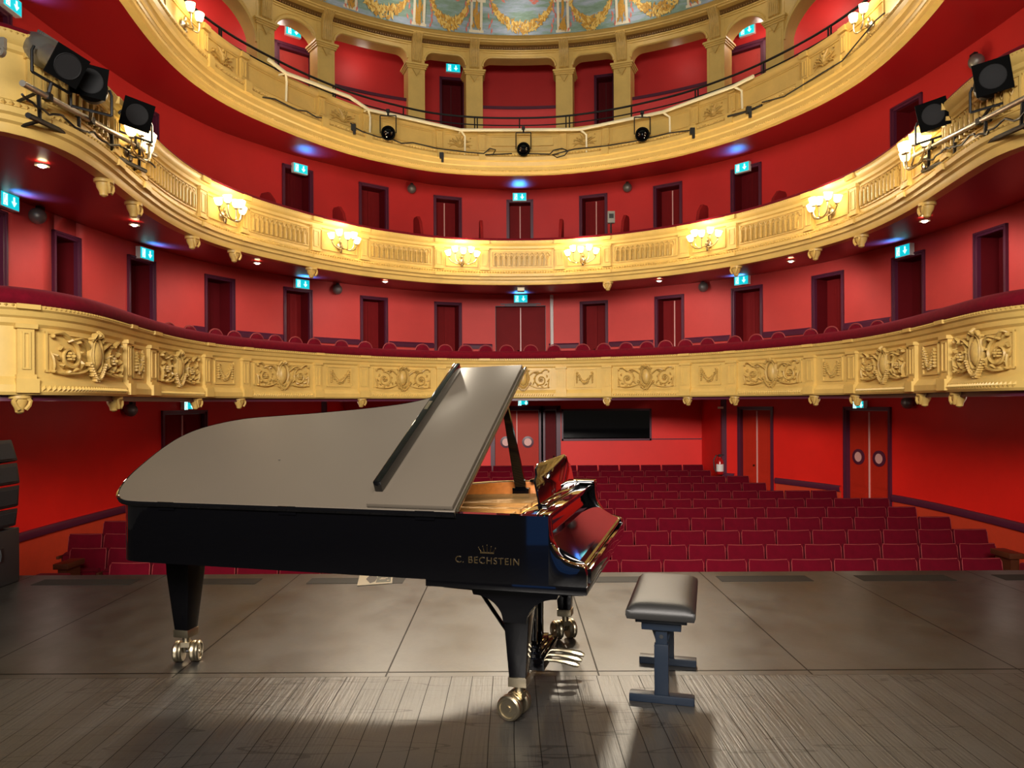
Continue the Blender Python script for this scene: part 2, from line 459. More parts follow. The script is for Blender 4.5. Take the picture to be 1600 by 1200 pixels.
def wall(name, curve, z0, z1, openings, o=0.0, m='wall', label='', s0=None, s1=None, step=0.25):
    """openings: (sa, sb, ztop)"""
    mb = MB(); cur = s0 if s0 is not None else 0.0; end = s1 if s1 is not None else curve.L
    for sa, sb, zt in sorted(openings):
        if sa > cur: curve.sweep(mb, [(o, z0), (o, z1)], cur, sa, step)
        curve.sweep(mb, [(o, zt), (o, z1)], sa, sb, step); cur = sb
    if end > cur: curve.sweep(mb, [(o, z0), (o, z1)], cur, end, step)
    return obj(name, mb, m, off=(0, 0, 0), label=label, cat='wall', kind='structure')


DOORN = [0]


def door(curve, sa, sb, z0, z1, o, label, style='leaf', depth=0.30, m='door', frame_m='purple', porthole=False, gap=False, n_leaf=2, trimw=0.06):
    DOORN[0] += 1
    mid = (sa + sb) / 2; wd = sb - sa
    x, y, tx, ty = curve.at(mid)
    fr = Matrix(((tx, ty, 0, x + ty * o), (ty, -tx, 0, y - tx * o), (0, 0, 1, z0), (0, 0, 0, 1)))
    root = empty('door_%d' % DOORN[0], (fr @ Vector((0, 0, 0))), label, 'door', kind='structure')
    off = tuple(fr @ Vector((0, 0, 0)))
    h = z1 - z0; hw = wd / 2
    f = MB()
    for sx in (-1, 1):
        f.box2((sx * (hw - .012), -.03, 0), (sx * (hw + trimw), .035, h + trimw)); f.box2((sx * (hw + trimw * .45), .03, 0), (sx * (hw + trimw), .055, h + trimw))
    f.box2((-hw - trimw, -.03, h - .012), (hw + trimw, .035, h + trimw)); f.box2((-hw - trimw, .03, h + trimw * .45), (hw + trimw, .055, h + trimw))
    rv = MB()
    for sx in (-1, 1): rv.box2((sx * (hw - .012), -depth - .06, 0), (sx * (hw + .03), -.03, h))
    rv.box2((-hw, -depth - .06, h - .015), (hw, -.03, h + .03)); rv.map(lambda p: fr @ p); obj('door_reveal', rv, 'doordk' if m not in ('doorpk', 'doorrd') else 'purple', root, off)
    f.map(lambda p: fr @ p); obj('door_frame', f, frame_m, root, off)
    lw = (2 * hw - .03) / n_leaf
    for k in range(n_leaf):
        a = -hw + .015 + lw * k + .004; b_ = a + lw - .008; d0 = -depth
        lf = MB(); lf.box2((a, d0 - .04, .01), (b_, d0, h - .02))
        st = .075 if lw < .6 else .1
        zs = [.18, .18 + .16 * h, .18 + .20 * h, .18 + .27 * h, .18 + .31 * h, h - .16]
        for q in range(3):   # raised panels with a moulded edge
            z_a, z_b = zs[2 * q], zs[2 * q + 1]
            if z_b - z_a < .08: continue
            lf.box2((a + st, d0 - .01, z_a), (b_ - st, d0 + .010, z_b)); lf.box2((a + st + .03, d0, z_a + .03), (b_ - st - .03, d0 + .018, z_b - .03))
        lf.map(lambda p: fr @ p); leaf = obj('door_leaf', lf, m, root, off)
        cx = (a + b_) / 2
        if porthole:
            R = Matrix.Rotation(-PI / 2, 3, 'X')
            hole = MB(); hole.lathe([(.155, 0), (.155, .03), (.10, .035), (.10, .02)], 20, R, (cx, d0 + .01, h * .62)); hole.map(lambda p: fr @ p)
            obj('porthole_rim', hole, 'purple', leaf, off)
            g = MB().lathe([(.10, 0), (.10, .012)], 20, R, (cx, d0 + .02, h * .62)).map(lambda p: fr @ p)
            obj('porthole_pane', g, 'strip', leaf, off)
        elif k == 0:
            kn = MB().ell((b_ - .06, d0 + .05, h * .45), (.022, .03, .022)).map(lambda p: fr @ p); obj('door_knob', kn, 'brassd', leaf, off)
    if gap and n_leaf == 2:
        g = MB().box2((-.012, -depth - .01, .02), (.012, -depth + .022, h - .04)).map(lambda p: fr @ p); obj('light_slit', g, 'strip', root, off)  # pale strip stands in for light leaking between the leaves
    return root


def rank(k, n0):
    d = k - n0
    if d == 0: return 'centre'
    return ORD[abs(d) - 1] + (' right of the centre doorway' if d > 0 else ' left of the centre doorway')

# --- lowest-balcony wall
L1px = [(-38, 8), (80, 124), (198, 242), (319, 367), (442, 488), (562, 606), (678, 722), (770, 857), (906, 951), (1023, 1070), (1143, 1193), (1269, 1320), (1395, 1447), (1524, 1577)]
ZD1 = 4.19
ops = []
for a, b_ in L1px:
    sa, sb = WALL.s_of_px(a, 3.6), WALL.s_of_px(b_, 3.6); ops.append((sa + .07, sb - .07, ZD1 - .09))
wall('wall_lower_balcony', WALL, 1.94, 4.44, ops, label='rose-red wall behind the lowest balcony, pierced by tall dark doors')
for k, (sa, sb, zt) in enumerate(ops):
    ctr = k == 7
    nm = ('wide panelled double doorway at the centre of the lowest balcony wall' if ctr else 'tall dark double door on the lowest balcony wall, ' + rank(k, 7))
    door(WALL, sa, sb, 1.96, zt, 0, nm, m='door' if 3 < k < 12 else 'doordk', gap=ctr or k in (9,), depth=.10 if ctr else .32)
# chair-rail on that wall
mb = MB(); cur = WALL.s_of_px(300, 3.1)
for sa, sb, zt in ops[3:] :
    if sa - .1 > cur: WALL.sweep(mb, [(0, 2.96), (.05, 2.96), (.06, 3.05), (.035, 3.09), (0, 3.09)], cur, sa - .09)
    cur = sb + .09
obj('trim_1', mb, 'purple', off=(0, 0, 0), label='aubergine dado rail along the lowest balcony wall', cat='trim', kind='structure')

for px, py, k in ((201, 459, 2), (1441, 451, 12)):      # round pale push plates
    q = WALL.s_of_px(px, 3.5); v = WALL.pt(q, -.285, 0); v.z = EYE + ray(px, py)[1] * v.y; x, y, tx, ty = WALL.at(q)
    pl = MB().lathe([(.001, 0), (.062, 0), (.062, .012), (.001, .016)], 16, Matrix(((tx, 0, ty), (ty, 0, -tx), (0, 1, 0))), v)
    o_ = bpy.data.objects['door_%d' % (k + 1)]; obj('push_plate', pl, 'strip', o_, tuple(o_.location))

# --- middle-balcony wall
L2px = [(-40, 15), (198, 247), (440, 489), (560, 607), (677, 722), (791, 834), (905, 950), (1021, 1067), (1142, 1191), (1393, 1443)]
ZD2 = 6.93
ops = [(WALL.s_of_px(a, 6.3) + .07, WALL.s_of_px(b_, 6.3) - .07, ZD2 - .09) for a, b_ in L2px]
wall('wall_upper_balcony', WALL, 4.4, 7.22, ops, m='wall2', label='red wall behind the sconce-lit middle balcony')
for k, (sa, sb, zt) in enumerate(ops):
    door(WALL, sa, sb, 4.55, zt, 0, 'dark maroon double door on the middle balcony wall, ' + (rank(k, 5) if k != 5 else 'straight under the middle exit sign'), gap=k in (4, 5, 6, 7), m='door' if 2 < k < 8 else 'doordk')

# --- stalls wall: curved sides and a straight recessed back
OG = -0.25
sL = next(q for q in np.linspace(0, WALL.L, 2000) if WALL.pt(q, OG, 0).x > -4.45)
sR = next(q for q in np.linspace(WALL.L, 0, 2000) if WALL.pt(q, OG, 0).x < 5.02)
pL, pR = WALL.pt(sL, OG, 0), WALL.pt(sR, OG, 0)
LGpx = {'l': [(268, 340)], 'r': [(1143, 1200), (1303, 1378)]}
ZG = 1.46
opsL = [(WALL.s_of_px(a, .5) + .07, WALL.s_of_px(b_, .5) - .07, ZG - .09) for a, b_ in LGpx['l']]
opsR = [(WALL.s_of_px(a, .5) + .07, WALL.s_of_px(b_, .5) - .07, ZG - .09) for a, b_ in LGpx['r']]
wall('wall_stalls_left', WALL, -1.5, 1.68, opsL, OG, 'wall3', label='bright red curved stalls wall beside the loudspeaker stack', s1=sL)
wall('wall_stalls_right', WALL, -1.5, 1.68, opsR, OG, 'wall3', label='bright red curved stalls wall with two double doors', s0=sR)
YB = 19.45
bw = MB().box2((pL.x - .05, YB, -1.4), (-.55, YB + .1, 1.68)).box2((1.25, YB, -1.4), (pR.x + .05, YB + .1, 1.68)).box2((-.55, YB, 1.42), (1.25, YB + .1, 1.68))
bw.box2((pL.x - .1, pL.y, -1.4), (pL.x, YB + .1, 1.68)).box2((pR.x, pR.y, -1.4), (pR.x + .1, YB + .1, 1.68))
obj('wall_stalls_back', bw, 'wall3', off=(0, 0, 0), label='red back wall of the stalls around the control booth window', cat='wall', kind='structure', smooth=False)
for i, (x, y) in enumerate(((pL.x, pL.y), (pR.x, pR.y))):
    obj('trim_%d' % (2 + i), MB().box2((x - .05, y - .06, -1.3), (x + .06, y + .05, 1.62)), 'purple', label='dark corner post of the stalls back recess, ' + ('behind the piano' if i == 0 else 'beside the fire extinguisher'), cat='trim', kind='structure')
door(WALL, *opsL[0][:2], -1.15, opsL[0][2], OG, 'dark red double door in the stalls wall, half hidden by the piano tail', m='door', depth=.06, gap=True)
door(WALL, *opsR[0][:2], -.98, opsR[0][2], OG, 'plain red double door in the stalls wall beside the fire extinguisher', m='doorrd', depth=.06, gap=True)
door(WALL, *opsR[1][:2], -1.1, opsR[1][2], OG, 'red double door with two round portholes at the stalls side', m='doorrd', depth=.05, gap=True, porthole=True)


class Line:      # a straight stretch that answers like a Curve
    def __init__(s, y): s.y = y
    def at(s, q): return q, s.y, 1.0, 0.0
LB = Line(YB)
door(LB, -.47, .72, -.9, 1.36, 0, 'red porthole double door at the centre back of the stalls, behind the lid prop', m='doorrd', depth=.10, porthole=True, gap=True, trimw=.1)
door(LB, .86, 1.18, -.9, 1.36, 0, 'narrow dark door leaf standing beside the centre stalls door', m='doordk', depth=.12, n_leaf=1, trimw=.1)
# dado rail and orange base on the stalls side walls
def rail_z(y): return -.42 + .022 * (y - 9.0)
for nm, sa, sb, lab, ops in (('left', 0.0, sL, 'on the loudspeaker side', opsL), ('right', sR, WALL.L, 'on the bench side', opsR)):
    mb = MB(); md = MB()
    segs = []; cur = sa
    for a, b_, z in ops: segs.append((cur, a - .1)); cur = b_ + .1
    segs.append((cur, sb))
    for a, b_ in segs:
        if b_ - a < .2: continue
        n = max(2, int((b_ - a) / .25)); rows = []; r2 = []
        for q in np.linspace(a, b_, n):
            y = WALL.at(q)[1]; z = rail_z(y)
            rows.append([WALL.pt(q, OG + o, z + dz) for o, dz in ((0.0, -.02), (.06, -.02), (.075, .06), (.055, .10), (0.0, .10))])
            r2.append([WALL.pt(q, OG + .02, zz) for zz in (-1.5, z)])
        mb.grid(rows); md.grid(r2)
    obj('trim_dado_' + nm, mb, 'purple', off=(0, 0, 0), label='aubergine dado rail of the stalls wall ' + lab, cat='trim', kind='structure')
    obj('baseboard_' + nm, md, 'dado', off=(0, 0, 0), label='orange-red lower wall band below the dado rail ' + lab, cat='wall', kind='structure')

# booth window
win = empty('window_1', (1.35 + 1.13, YB, .62), 'wide dark control booth window in the stalls back wall reflecting the seats', 'window', kind='structure')
wx0, wz1 = at_y(880, 642, YB).x, at_y(880, 642, YB).z; wx1, wz0 = at_y(1015, 685, YB).x, at_y(1015, 685, YB).z
fo = tuple(win.location)
f = MB()
for a, b_ in (((wx0 - .04, YB - .04, wz0 - .05), (wx1 + .04, YB + .02, wz0)), ((wx0 - .04, YB - .04, wz1), (wx1 + .04, YB + .02, wz1 + .05)), ((wx0 - .05, YB - .04, wz0 - .05), (wx0, YB + .02, wz1 + .05)), ((wx1, YB - .04, wz0 - .05), (wx1 + .05, YB + .02, wz1 + .05))): f.box2(a, b_)
obj('window_frame', f, 'purple', win, fo)
obj('pane', MB().box2((wx0, YB - .02, wz0), (wx1, YB - .008, wz1)), 'glass', win, fo)
tp = MB().box2((wx1 + .05, YB - .02, wz0 - .03), (pR.x, YB, wz0 - .005)).box2((wx0, YB - .02, wz0 - .03), (wx1, YB, wz0 - .005))
obj('trim_4', tp, 'purple', label='thin dark joint line across the stalls back wall', cat='trim', kind='structure')

# ------------------------------------------------------------------ relief ornament (unit panel: x -1..1, z -.5..5, y out)
def spiral(c, r0, turns, dirn, a0, n=26, r1=.12):
    out = []
    for i in range(n + 1):
        t = i / n; a = a0 + dirn * turns * 2 * PI * t; r = r0 * (1 - t) ** 1.1 + r0 * r1
        out.append((c[0] + r * math.cos(a), 0.03, c[1] + r * math.sin(a)))
    return out


def cartouche(asp):
    """carved shield with acanthus scrolls and a garland; asp = half width / height of the panel"""
    m = MB(); A = asp; rnd = random.Random(3)
    # plain oval shield in a double rim
    m.ell((0, .02, .02), (.19, .085, .34), nu=20, nv=6)
    m.tube([(.215 * math.cos(t), .055, .02 + .375 * math.sin(t)) for t in np.linspace(0, 2 * PI, 33)], .022, 5, False)
    m.tube([((.265 + .015 * math.cos(8 * t)) * math.cos(t), .04, .02 + (.425 + .015 * math.cos(8 * t)) * math.sin(t)) for t in np.linspace(0, 2 * PI, 49)], .028, 5, False)
    # shell and leaves of the crest
    for k in range(5):
        a = PI * (.18 + .16 * k); m.tube([(0, .08, .40), (.07 * math.cos(a), .10, .40 + .09 * math.sin(a)), (.13 * math.cos(a), .07, .40 + .17 * math.sin(a))], [.02, .03, .012], 5)
    for sx in (-1, 1):
        m.tube([(sx * (.05 + .20 * t), .07, .43 + .07 * math.sin(PI * t * 1.3) - .06 * t) for t in np.linspace(0, 1, 8)], [.03, .035, .04, .04, .035, .03, .02, .012], 5)
        m.ell((sx * .26, .06, .37), (.035, .04, .035), nu=7, nv=4)
    # flower garland slung below the shield
    for k in range(19):
        t = k / 18; x = -.34 + .68 * t; z = -.16 - .34 * math.sin(PI * t)
        m.ell((x, .06, z), (.038, .05, .038), nu=6, nv=3); m.ell((x + rnd.uniform(-.03, .03), .05, z + rnd.choice((-.045, .045))), (.03, .04, .03), nu=6, nv=3)
    W = A - .30
    for sx in (-1, 1):
        c = (sx * (.32 + W * .52), -.05); r = min(.30, W * .40)
        sp = spiral(c, r, 1.7, sx, PI / 2, 34, .08)
        m.tube(sp, [.034 * (1 - .45 * i / len(sp)) for i in range(len(sp))], 5)
        for k in range(6):
            a = 2 * PI * k / 6; m.ell((c[0] + .07 * math.cos(a), .045, c[1] + .07 * math.sin(a)), (.035, .04, .035), nu=6, nv=3)
        m.ell((c[0], .06, c[1]), (.04, .05, .04), nu=7, nv=4)
        # leaf tips thrown off the scroll
        for k in range(9):
            a = PI / 2 + sx * (-.2 + 2 * PI * k / 9 * .95); e = r * (1.0 + .38 * (k % 2 + .3))
            x0, z0 = c[0] + r * math.cos(a), c[1] + r * math.sin(a); x1, z1 = c[0] + e * math.cos(a + sx * .35), c[1] + e * math.sin(a + sx * .35)
            x1 = sx * min(abs(x1), A - .03); z1 = max(-.43, min(.43, z1))
            m.tube([(x0, .03, z0), ((x0 + x1) / 2 + .02 * sx, .06, (z0 + z1) / 2 + .02), (x1, .025, z1)], [.022, .032, .008], 5)
        # long curling stems: shield to scroll top, scroll to outer corners
        for (x0, z0, x1, z1, bend, w0) in ((.26, .12, c[0] * sx, c[1] + r, .14, .03), (c[0] * sx, c[1] + r, A - .06, .36, .10, .03), (.30, -.30, A - .10, -.40, -.06, .026), (A - .10, -.40, A - .04, .02, .02, .022)):
            p = []
            for t in np.linspace(0, 1, 9): p.append((sx * (x0 + (x1 - x0) * t), .03 + .03 * math.sin(PI * t), z0 + (z1 - z0) * t + bend * math.sin(PI * t)))
            m.tube(p, [w0 * .7, w0, w0 * 1.2, w0 * 1.1, w0, w0 * 1.1, w0, w0 * .7, w0 * .3], 5)
        m.ell((sx * (A - .07), .05, .33), (.035, .04, .045), nu=7, nv=4); m.ell((sx * (A - .08), .05, -.38), (.05, .04, .035), nu=7, nv=4)
    return m


def festoon(A):
    m = MB(); rnd = random.Random(5)
    for k in range(17):
        t = k / 16; x = (-.72 + 1.44 * t) * A; z = .26 - .52 * math.sin(PI * t)
        s = .06 + .04 * math.sin(PI * t)
        m.ell((x, .04, z), (s * .7, .05, s * .7), nu=7, nv=4)
        for d in (-1, 1): m.ell((x + .05 * rnd.uniform(-1, 1), .035, z + d * s), (.045, .04, .045), nu=6, nv=3)
    for sx in (-1, 1):
        for k in range(6): m.ell((sx * .78 * A, .035, .30 - .11 * k), (.075 - .006 * k, .05, .06), nu=7, nv=4)
        m.ell((sx * .74 * A, .05, .36), (.08, .04, .05), nu=8, nv=4)
    return m


def trophy(A):
    m = MB(); rnd = random.Random(11)
    for k in range(9):
        a = PI * (.08 + .84 * k / 8)
        m.tube([(0, .03, -.32), (.45 * A * math.cos(a) * .7, .05, -.32 + .42 * math.sin(a)), (.9 * A * math.cos(a), .03, -.32 + .74 * math.sin(a) * (.8 + .2 * (k % 2)))], [.03, .05, .012], 6)
    for sx in (-1, 1):
        m.tube([(sx * (.06 + .7 * A * t), .04, -.34 + .18 * math.sin(PI * t) - .06 * t) for t in np.linspace(0, 1, 7)], [.04, .05, .05, .045, .035, .025, .01], 6)
        for k in range(7): m.ell((sx * rnd.uniform(.1, .75) * A, .04, rnd.uniform(-.3, .3)), (.05, .035, .05), nu=7, nv=4)
    m.ell((0, .06, -.1), (.13, .06, .17), nu=10, nv=5); m.ell((0, .06, .3), (.07, .04, .09), nu=8, nv=4)
    return m


def on_curve(mb, curve, s_mid, half_w, z_mid, hgt, o, A):
    """place ornament whose x runs -A..A and z -.5..5 on a panel"""
    return mb.map(lambda p: curve.pt(s_mid + p.x / A * half_w, o + p.y * hgt * 1.9, z_mid + p.z * hgt))


def arc_box(curve, mb, s0, s1, o0, o1, z0, z1):
    return curve.sweep(mb, [(o0, z0), (o1, z0), (o1, z1), (o0, z1)], s0, s1, .3, closed=True, caps=True)


def panel_frame(curve, mb, s0, s1, z0, z1, o, wdt=.035, dep=.03):
    for a, b_, c, d in ((s0, s1, z0, z0 + wdt), (s0, s1, z1 - wdt, z1), (s0, s0 + wdt, z0, z1), (s1 - wdt, s1, z0, z1)):
        arc_box(curve, mb, a, b_, o, o + dep, c, d)
    return mb


def beads(curve, mb, s0, s1, o, z, r, pitch, dz=1.0, slant=0.0):
    n = int((s1 - s0) / pitch)
    for k in range(n):
        q = s0 + (k + .5) * pitch
        c = curve.pt(q, o, z); x, y, tx, ty = curve.at(q)
        T = Vector((tx, ty, 0)); Nn = Vector((ty, -tx, 0)); Z = Vector((slant * tx, slant * ty, 1)) * r * dz
        a = pitch * .42
        vs = [c + T * a, c - T * a, c + Z, c - Z, c + Nn * r]
        mb.add(vs, [(0, 2, 4), (2, 1, 4), (1, 3, 4), (3, 0, 4)])
    return mb


def corbel(curve, q, z, o, parent, off, s=1.0):
    m = MB()
    def P(x, y, zz): return curve.pt(q + x * s, o + y * s, z + zz * s)
    rows = []
    for zz, r, d in ((0, .13, .15), (-.04, .13, .15), (-.05, .10, .12), (-.10, .09, .11), (-.16, .055, .07), (-.20, .05, .06), (-.22, .02, .02)):
        rows.append([P(r * math.cos(a), d * math.sin(a) * .8 - .05, zz) for a in np.linspace(0, 2 * PI, 13)[:-1]])
    m.grid(rows, True, True)
    for sx in (-1, 1): m.tube([P(sx * .06, .03, -.04), P(sx * .085, .035, -.07), P(sx * .07, .04, -.12), P(sx * .035, .03, -.17)], .022 * s, 5)
    obj('corbel', m, 'gilt2', parent, off)

# ------------------------------------------------------------------ lowest balcony
S1 = lambda px, z=2.1: BAL.s_of_px(px, z)
b1 = empty('balcony', (0.25, 16.5, Z1B), 'lowest ochre balcony front with carved shields, festoons and crimson velvet rail', 'balcony')
o1 = tuple(b1.location)
mb = MB(); BAL.sweep(mb, [(-.14, Z1B), (.05, Z1B), (.07, Z1B + .03), (.07, Z1B + .10), (.045, Z1B + .13), (.03, Z1B + .15), (0, Z1B + .18), (0, 2.32), (.03, 2.35), (.035, 2.40), (.06, 2.42), (.075, 2.47), (.10, 2.49), (.10, Z1T), (-.14, Z1T)], step=.15)
obj('parapet', mb, 'gilt', b1, o1, angle=30)
mb = MB(); BAL.sweep(mb, [(-.24, 2.50), (-.24, 2.62), (-.19, 2.68), (-.09, 2.705), (.03, 2.70), (.11, 2.66), (.135, 2.60), (.12, 2.545), (.09, 2.52)], step=.15, closed=True)
obj('velvet_rail', mb, 'velvet', b1, o1, angle=60)
mb = MB(); beads(BAL, mb, 0.3, BAL.L - .3, .095, 2.515, .022, .05); 
obj('bead_moulding', mb, 'gilt2', b1, o1)
pil1 = [(25, 50), (192, 199), (229, 239), (316, 325), (376, 387), (490, 500), (560, 574), (682, 695), (750, 764), (870, 885), (943, 956), (1065, 1080), (1138, 1153), (1262, 1275), (1328, 1341), (1426, 1435), (1477, 1488)]
for a, b_ in pil1:
    m = MB(); sa, sb = S1(a), S1(b_)
    arc_box(BAL, m, sa, sb, 0, .05, 1.84, 2.32); arc_box(BAL, m, sa - .02, sb + .02, 0, .075, 2.30, 2.345); arc_box(BAL, m, sa - .02, sb + .02, 0, .10, Z1B + .02, Z1B + .16); arc_box(BAL, m, sa - .01, sb + .01, 0, .07, 1.80, 1.85)
    arc_box(BAL, m, sa - .02, sb + .02, .02, .125, 2.485, Z1T - .004)
    panel_frame(BAL, m, sa + .035, sb - .035, 1.90, 2.27, .05, .018, .012)
    obj('pilaster', m, 'gilt', b1, o1)
cart = [(52, 190), (241, 314), (389, 489), (576, 681), (766, 869), (957, 1064), (1155, 1261), (1342, 1425), (1489, 1604)]
fest = [(200, 228), (326, 375), (501, 559), (696, 749), (886, 942), (1081, 1137), (1276, 1327), (1436, 1476)]
for kind_, lst in (('c', cart), ('f', fest)):
    for a, b_ in lst:
        sa, sb = S1(a) + .03, S1(b_) - .03; mid = (sa + sb) / 2; hw = (sb - sa) / 2
        m = MB()
        if kind_ == 'c':
            panel_frame(BAL, m, sa + .08, sb - .08, 1.88, 2.29, 0, .022, .022)
            beads(BAL, m, sa, sb, .066, Z1B + .065, .035, .052, slant=.5)
        else: panel_frame(BAL, m, sa + .12, sb - .12, 1.88, 2.29, 0, .022, .022)
        p = obj('panel_moulding', m, 'gilt', b1, o1)
        Hh = .50 if kind_ == 'c' else .36
        A = (hw - .10) / Hh if kind_ == 'c' else (hw - .15) / Hh
        A = max(A, .45)
        rel = on_curve(cartouche(A) if kind_ == 'c' else festoon(A), BAL, mid, A * Hh, 2.08, Hh, .0, A)
        obj('shield_relief' if kind_ == 'c' else 'festoon_relief', rel, 'gilt2', p, o1)
for px in (34, 186, 311, 378, 567, 690, 948, 1073, 1146, 1270, 1334, 1437, 1490):
    corbel(BAL, S1(px), Z1B, -.02, b1, o1, .85)
# dark lip behind the parapet foot
mb = MB(); BAL.sweep(mb, [(-.14, Z1B - .06), (-.04, Z1B - .06), (-.04, Z1B + .0), (-.14, Z1B)], step=.2)
obj('underside_moulding', mb, 'purple', b1, o1)

# ------------------------------------------------------------------ middle balcony
b2 = empty('balcony', (0.25, 16.5, Z2B), 'middle ochre balcony front with pierced arcade panels, lit by many-armed wall sconces', 'balcony')
o2 = tuple(b2.location)
mb = MB(); BAL.sweep(mb, [(-.14, Z2B), (.0, Z2B), (.02, Z2B + .05), (.02, Z2B + .09), (.055, Z2B + .11), (.055, Z2B + .16), (.09, Z2B + .18), (.095, Z2B + .235), (.05, Z2B + .26), (.05, Z2B + .30), (.0, Z2B + .33), (0, 4.98), (.03, 5.0), (.035, 5.05), (.07, 5.08), (.09, 5.13), (.09, Z2T), (-.14, Z2T)], step=.15)
obj('parapet', mb, 'gilt', b2, o2, angle=30)
mb = MB(); BAL.sweep(mb, [(-.22, Z2T), (-.22, Z2T + .05), (-.1, Z2T + .075), (.04, Z2T + .06), (.07, Z2T + .02), (.07, Z2T)], step=.15, closed=True)
obj('velvet_rail', mb, 'velvet', b2, o2, angle=60)
mb = MB(); beads(BAL, mb, .3, BAL.L - .3, .055, Z2B + .275, .026, .06); beads(BAL, mb, .3, BAL.L - .3, .085, 5.145, .016, .045)
obj('egg_moulding', mb, 'gilt2', b2, o2)
S2 = lambda px, z=4.7: BAL.s_of_px(px, z)
pil2 = [(40, 46), (172, 179), (214, 222), (309, 319), (375, 385), (486, 498), (562, 573), (679, 692), (751, 763), (868, 882), (943, 955), (1063, 1078), (1139, 1152), (1260, 1272), (1331, 1342), (1415, 1424), (1478, 1486)]
for a, b_ in pil2:
    m = MB(); sa, sb = S2(a), S2(b_); sb = max(sb, sa + .15)
    arc_box(BAL, m, sa, sb, 0, .045, 4.55, 4.96); arc_box(BAL, m, sa - .02, sb + .02, 0, .065, 4.95, 5.0); arc_box(BAL, m, sa - .02, sb + .02, 0, .065, 4.51, 4.56)
    arc_box(BAL, m, sa - .02, sb + .02, .02, .115, 5.08, Z2T - .003); arc_box(BAL, m, sa - .02, sb + .02, .0, .115, Z2B + .17, Z2B + .24)
    panel_frame(BAL, m, sa + .03, sb - .03, 4.60, 4.91, .045, .016, .012)
    obj('pilaster', m, 'gilt', b2, o2)
fret = [(47, 171), (223, 308), (386, 485), (574, 678), (764, 867), (956, 1062), (1153, 1259), (1343, 1414), (1487, 1606)]
for a, b_ in fret:
    sa, sb = S2(a) + .05, S2(b_) - .05; m = MB(); panel_frame(BAL, m, sa, sb, 4.58, 4.95, 0, .022, .022)
    p = obj('panel_moulding', m, 'gilt', b2, o2)
    n = max(4, int(round((sb - sa - .1) / .115))); pit = (sb - sa - .1) / n; m = MB()
    for k in range(n):      # pointed arcade: two slim posts, an arch and a drop between
        q = sa + .05 + pit * (k + .5)
        arc_box(BAL, m, q - pit * .5, q - pit * .5 + .024, 0, .06, 4.61, 4.84)
        pts = [BAL.pt(q + pit * .46 * math.cos(t), .02, 4.83 + .075 * math.sin(t)) for t in np.linspace(0, PI, 7)]; m.tube(pts, .015, 5)
        m.tube([BAL.pt(q, .02, 4.60), BAL.pt(q, .022, 4.72), BAL.pt(q, .02, 4.76)], [.013, .016, .004], 5)
        m.tube([BAL.pt(q, .02, 4.76), BAL.pt(q + .02, .02, 4.80), BAL.pt(q, .02, 4.84), BAL.pt(q - .02, .02, 4.80), BAL.pt(q, .02, 4.76)], .008, 4)
    obj('arcade_relief', m, 'gilt2', p, o2)
for a, b_ in [(180, 213), (320, 374), (499, 561), (693, 750), (883, 942), (1079, 1138), (1273, 1330), (1425, 1477)]:
    sa, sb = S2(a) + .05, S2(b_) - .05; m = MB(); panel_frame(BAL, m, sa, sb, 4.58, 4.95, 0, .02, .02)
    obj('panel_moulding', m, 'gilt', b2, o2)
for px in (174, 219, 308, 372, 491, 948, 1146, 1268, 1338, 1438):
    corbel(BAL, S2(px), Z2B, -.04, b2, o2, .9)

# ------------------------------------------------------------------ top balcony front
b3 = empty('balcony', (0.25, 16.5, Z3B), 'top ochre balcony front with deep fluted cornice, trophy reliefs and a black railing above', 'balcony')
o3 = tuple(b3.location)
mb = MB(); BAL.sweep(mb, [(-.14, Z3B), (-.03, Z3B), (-.01, Z3B + .05), (.03, Z3B + .07), (.03, Z3B + .14), (.06, Z3B + .16), (.075, Z3B + .24), (.12, Z3B + .26), (.13, Z3B + .34), (.10, Z3B + .37), (.13, Z3B + .40), (.13, Z3B + .44), (.04, Z3B + .47), (0, Z3B + .50), (0, 7.53), (.03, 7.55), (.06, 7.60), (.06, Z3T), (-.14, Z3T)], step=.15)
obj('parapet', mb, 'gilt', b3, o3, angle=30)
mb = MB(); beads(BAL, mb, .3, BAL.L - .3, .11, Z3B + .385, .03, .07); beads(BAL, mb, .3, BAL.L - .3, .02, Z3B + .06, .018, .045)
obj('egg_moulding', mb, 'gilt2', b3, o3)
S3 = lambda px, z=7.3: BAL.s_of_px(px, z)
for a, b_ in [(314, 319), (374, 381), (497, 504), (566, 574), (681, 689), (748, 756), (876, 884), (943, 951), (1083, 1090), (1141, 1149), (1255, 1262), (1317, 1323)]:
    m = MB(); sa, sb = S3(a), S3(b_); sb = max(sb, sa + .14)
    arc_box(BAL, m, sa, sb, 0, .05, 7.18, 7.53); arc_box(BAL, m, sa - .02, sb + .02, 0, .085, 7.55, Z3T - .003); arc_box(BAL, m, sa - .01, sb + .01, 0, .16, Z3B + .25, Z3B + .45)
    panel_frame(BAL, m, sa + .03, sb - .03, 7.22, 7.49, .05, .015, .012)
    obj('pilaster', m, 'gilt', b3, o3)
for a, b_ in [(320, 373), (505, 565), (690, 747), (885, 942), (1091, 1140), (1263, 1316)]:
    sa, sb = S3(a) + .03, S3(b_) - .03; m = MB(); panel_frame(BAL, m, sa, sb, 7.19, 7.52, 0, .02, .02)
    p = obj('panel_moulding', m, 'gilt', b3, o3); hw = (sb - sa) / 2 - .06; A = hw / .34
    obj('trophy_relief', on_curve(trophy(A), BAL, (sa + sb) / 2, hw, 7.35, .34, 0, A), 'gilt2', p, o3)
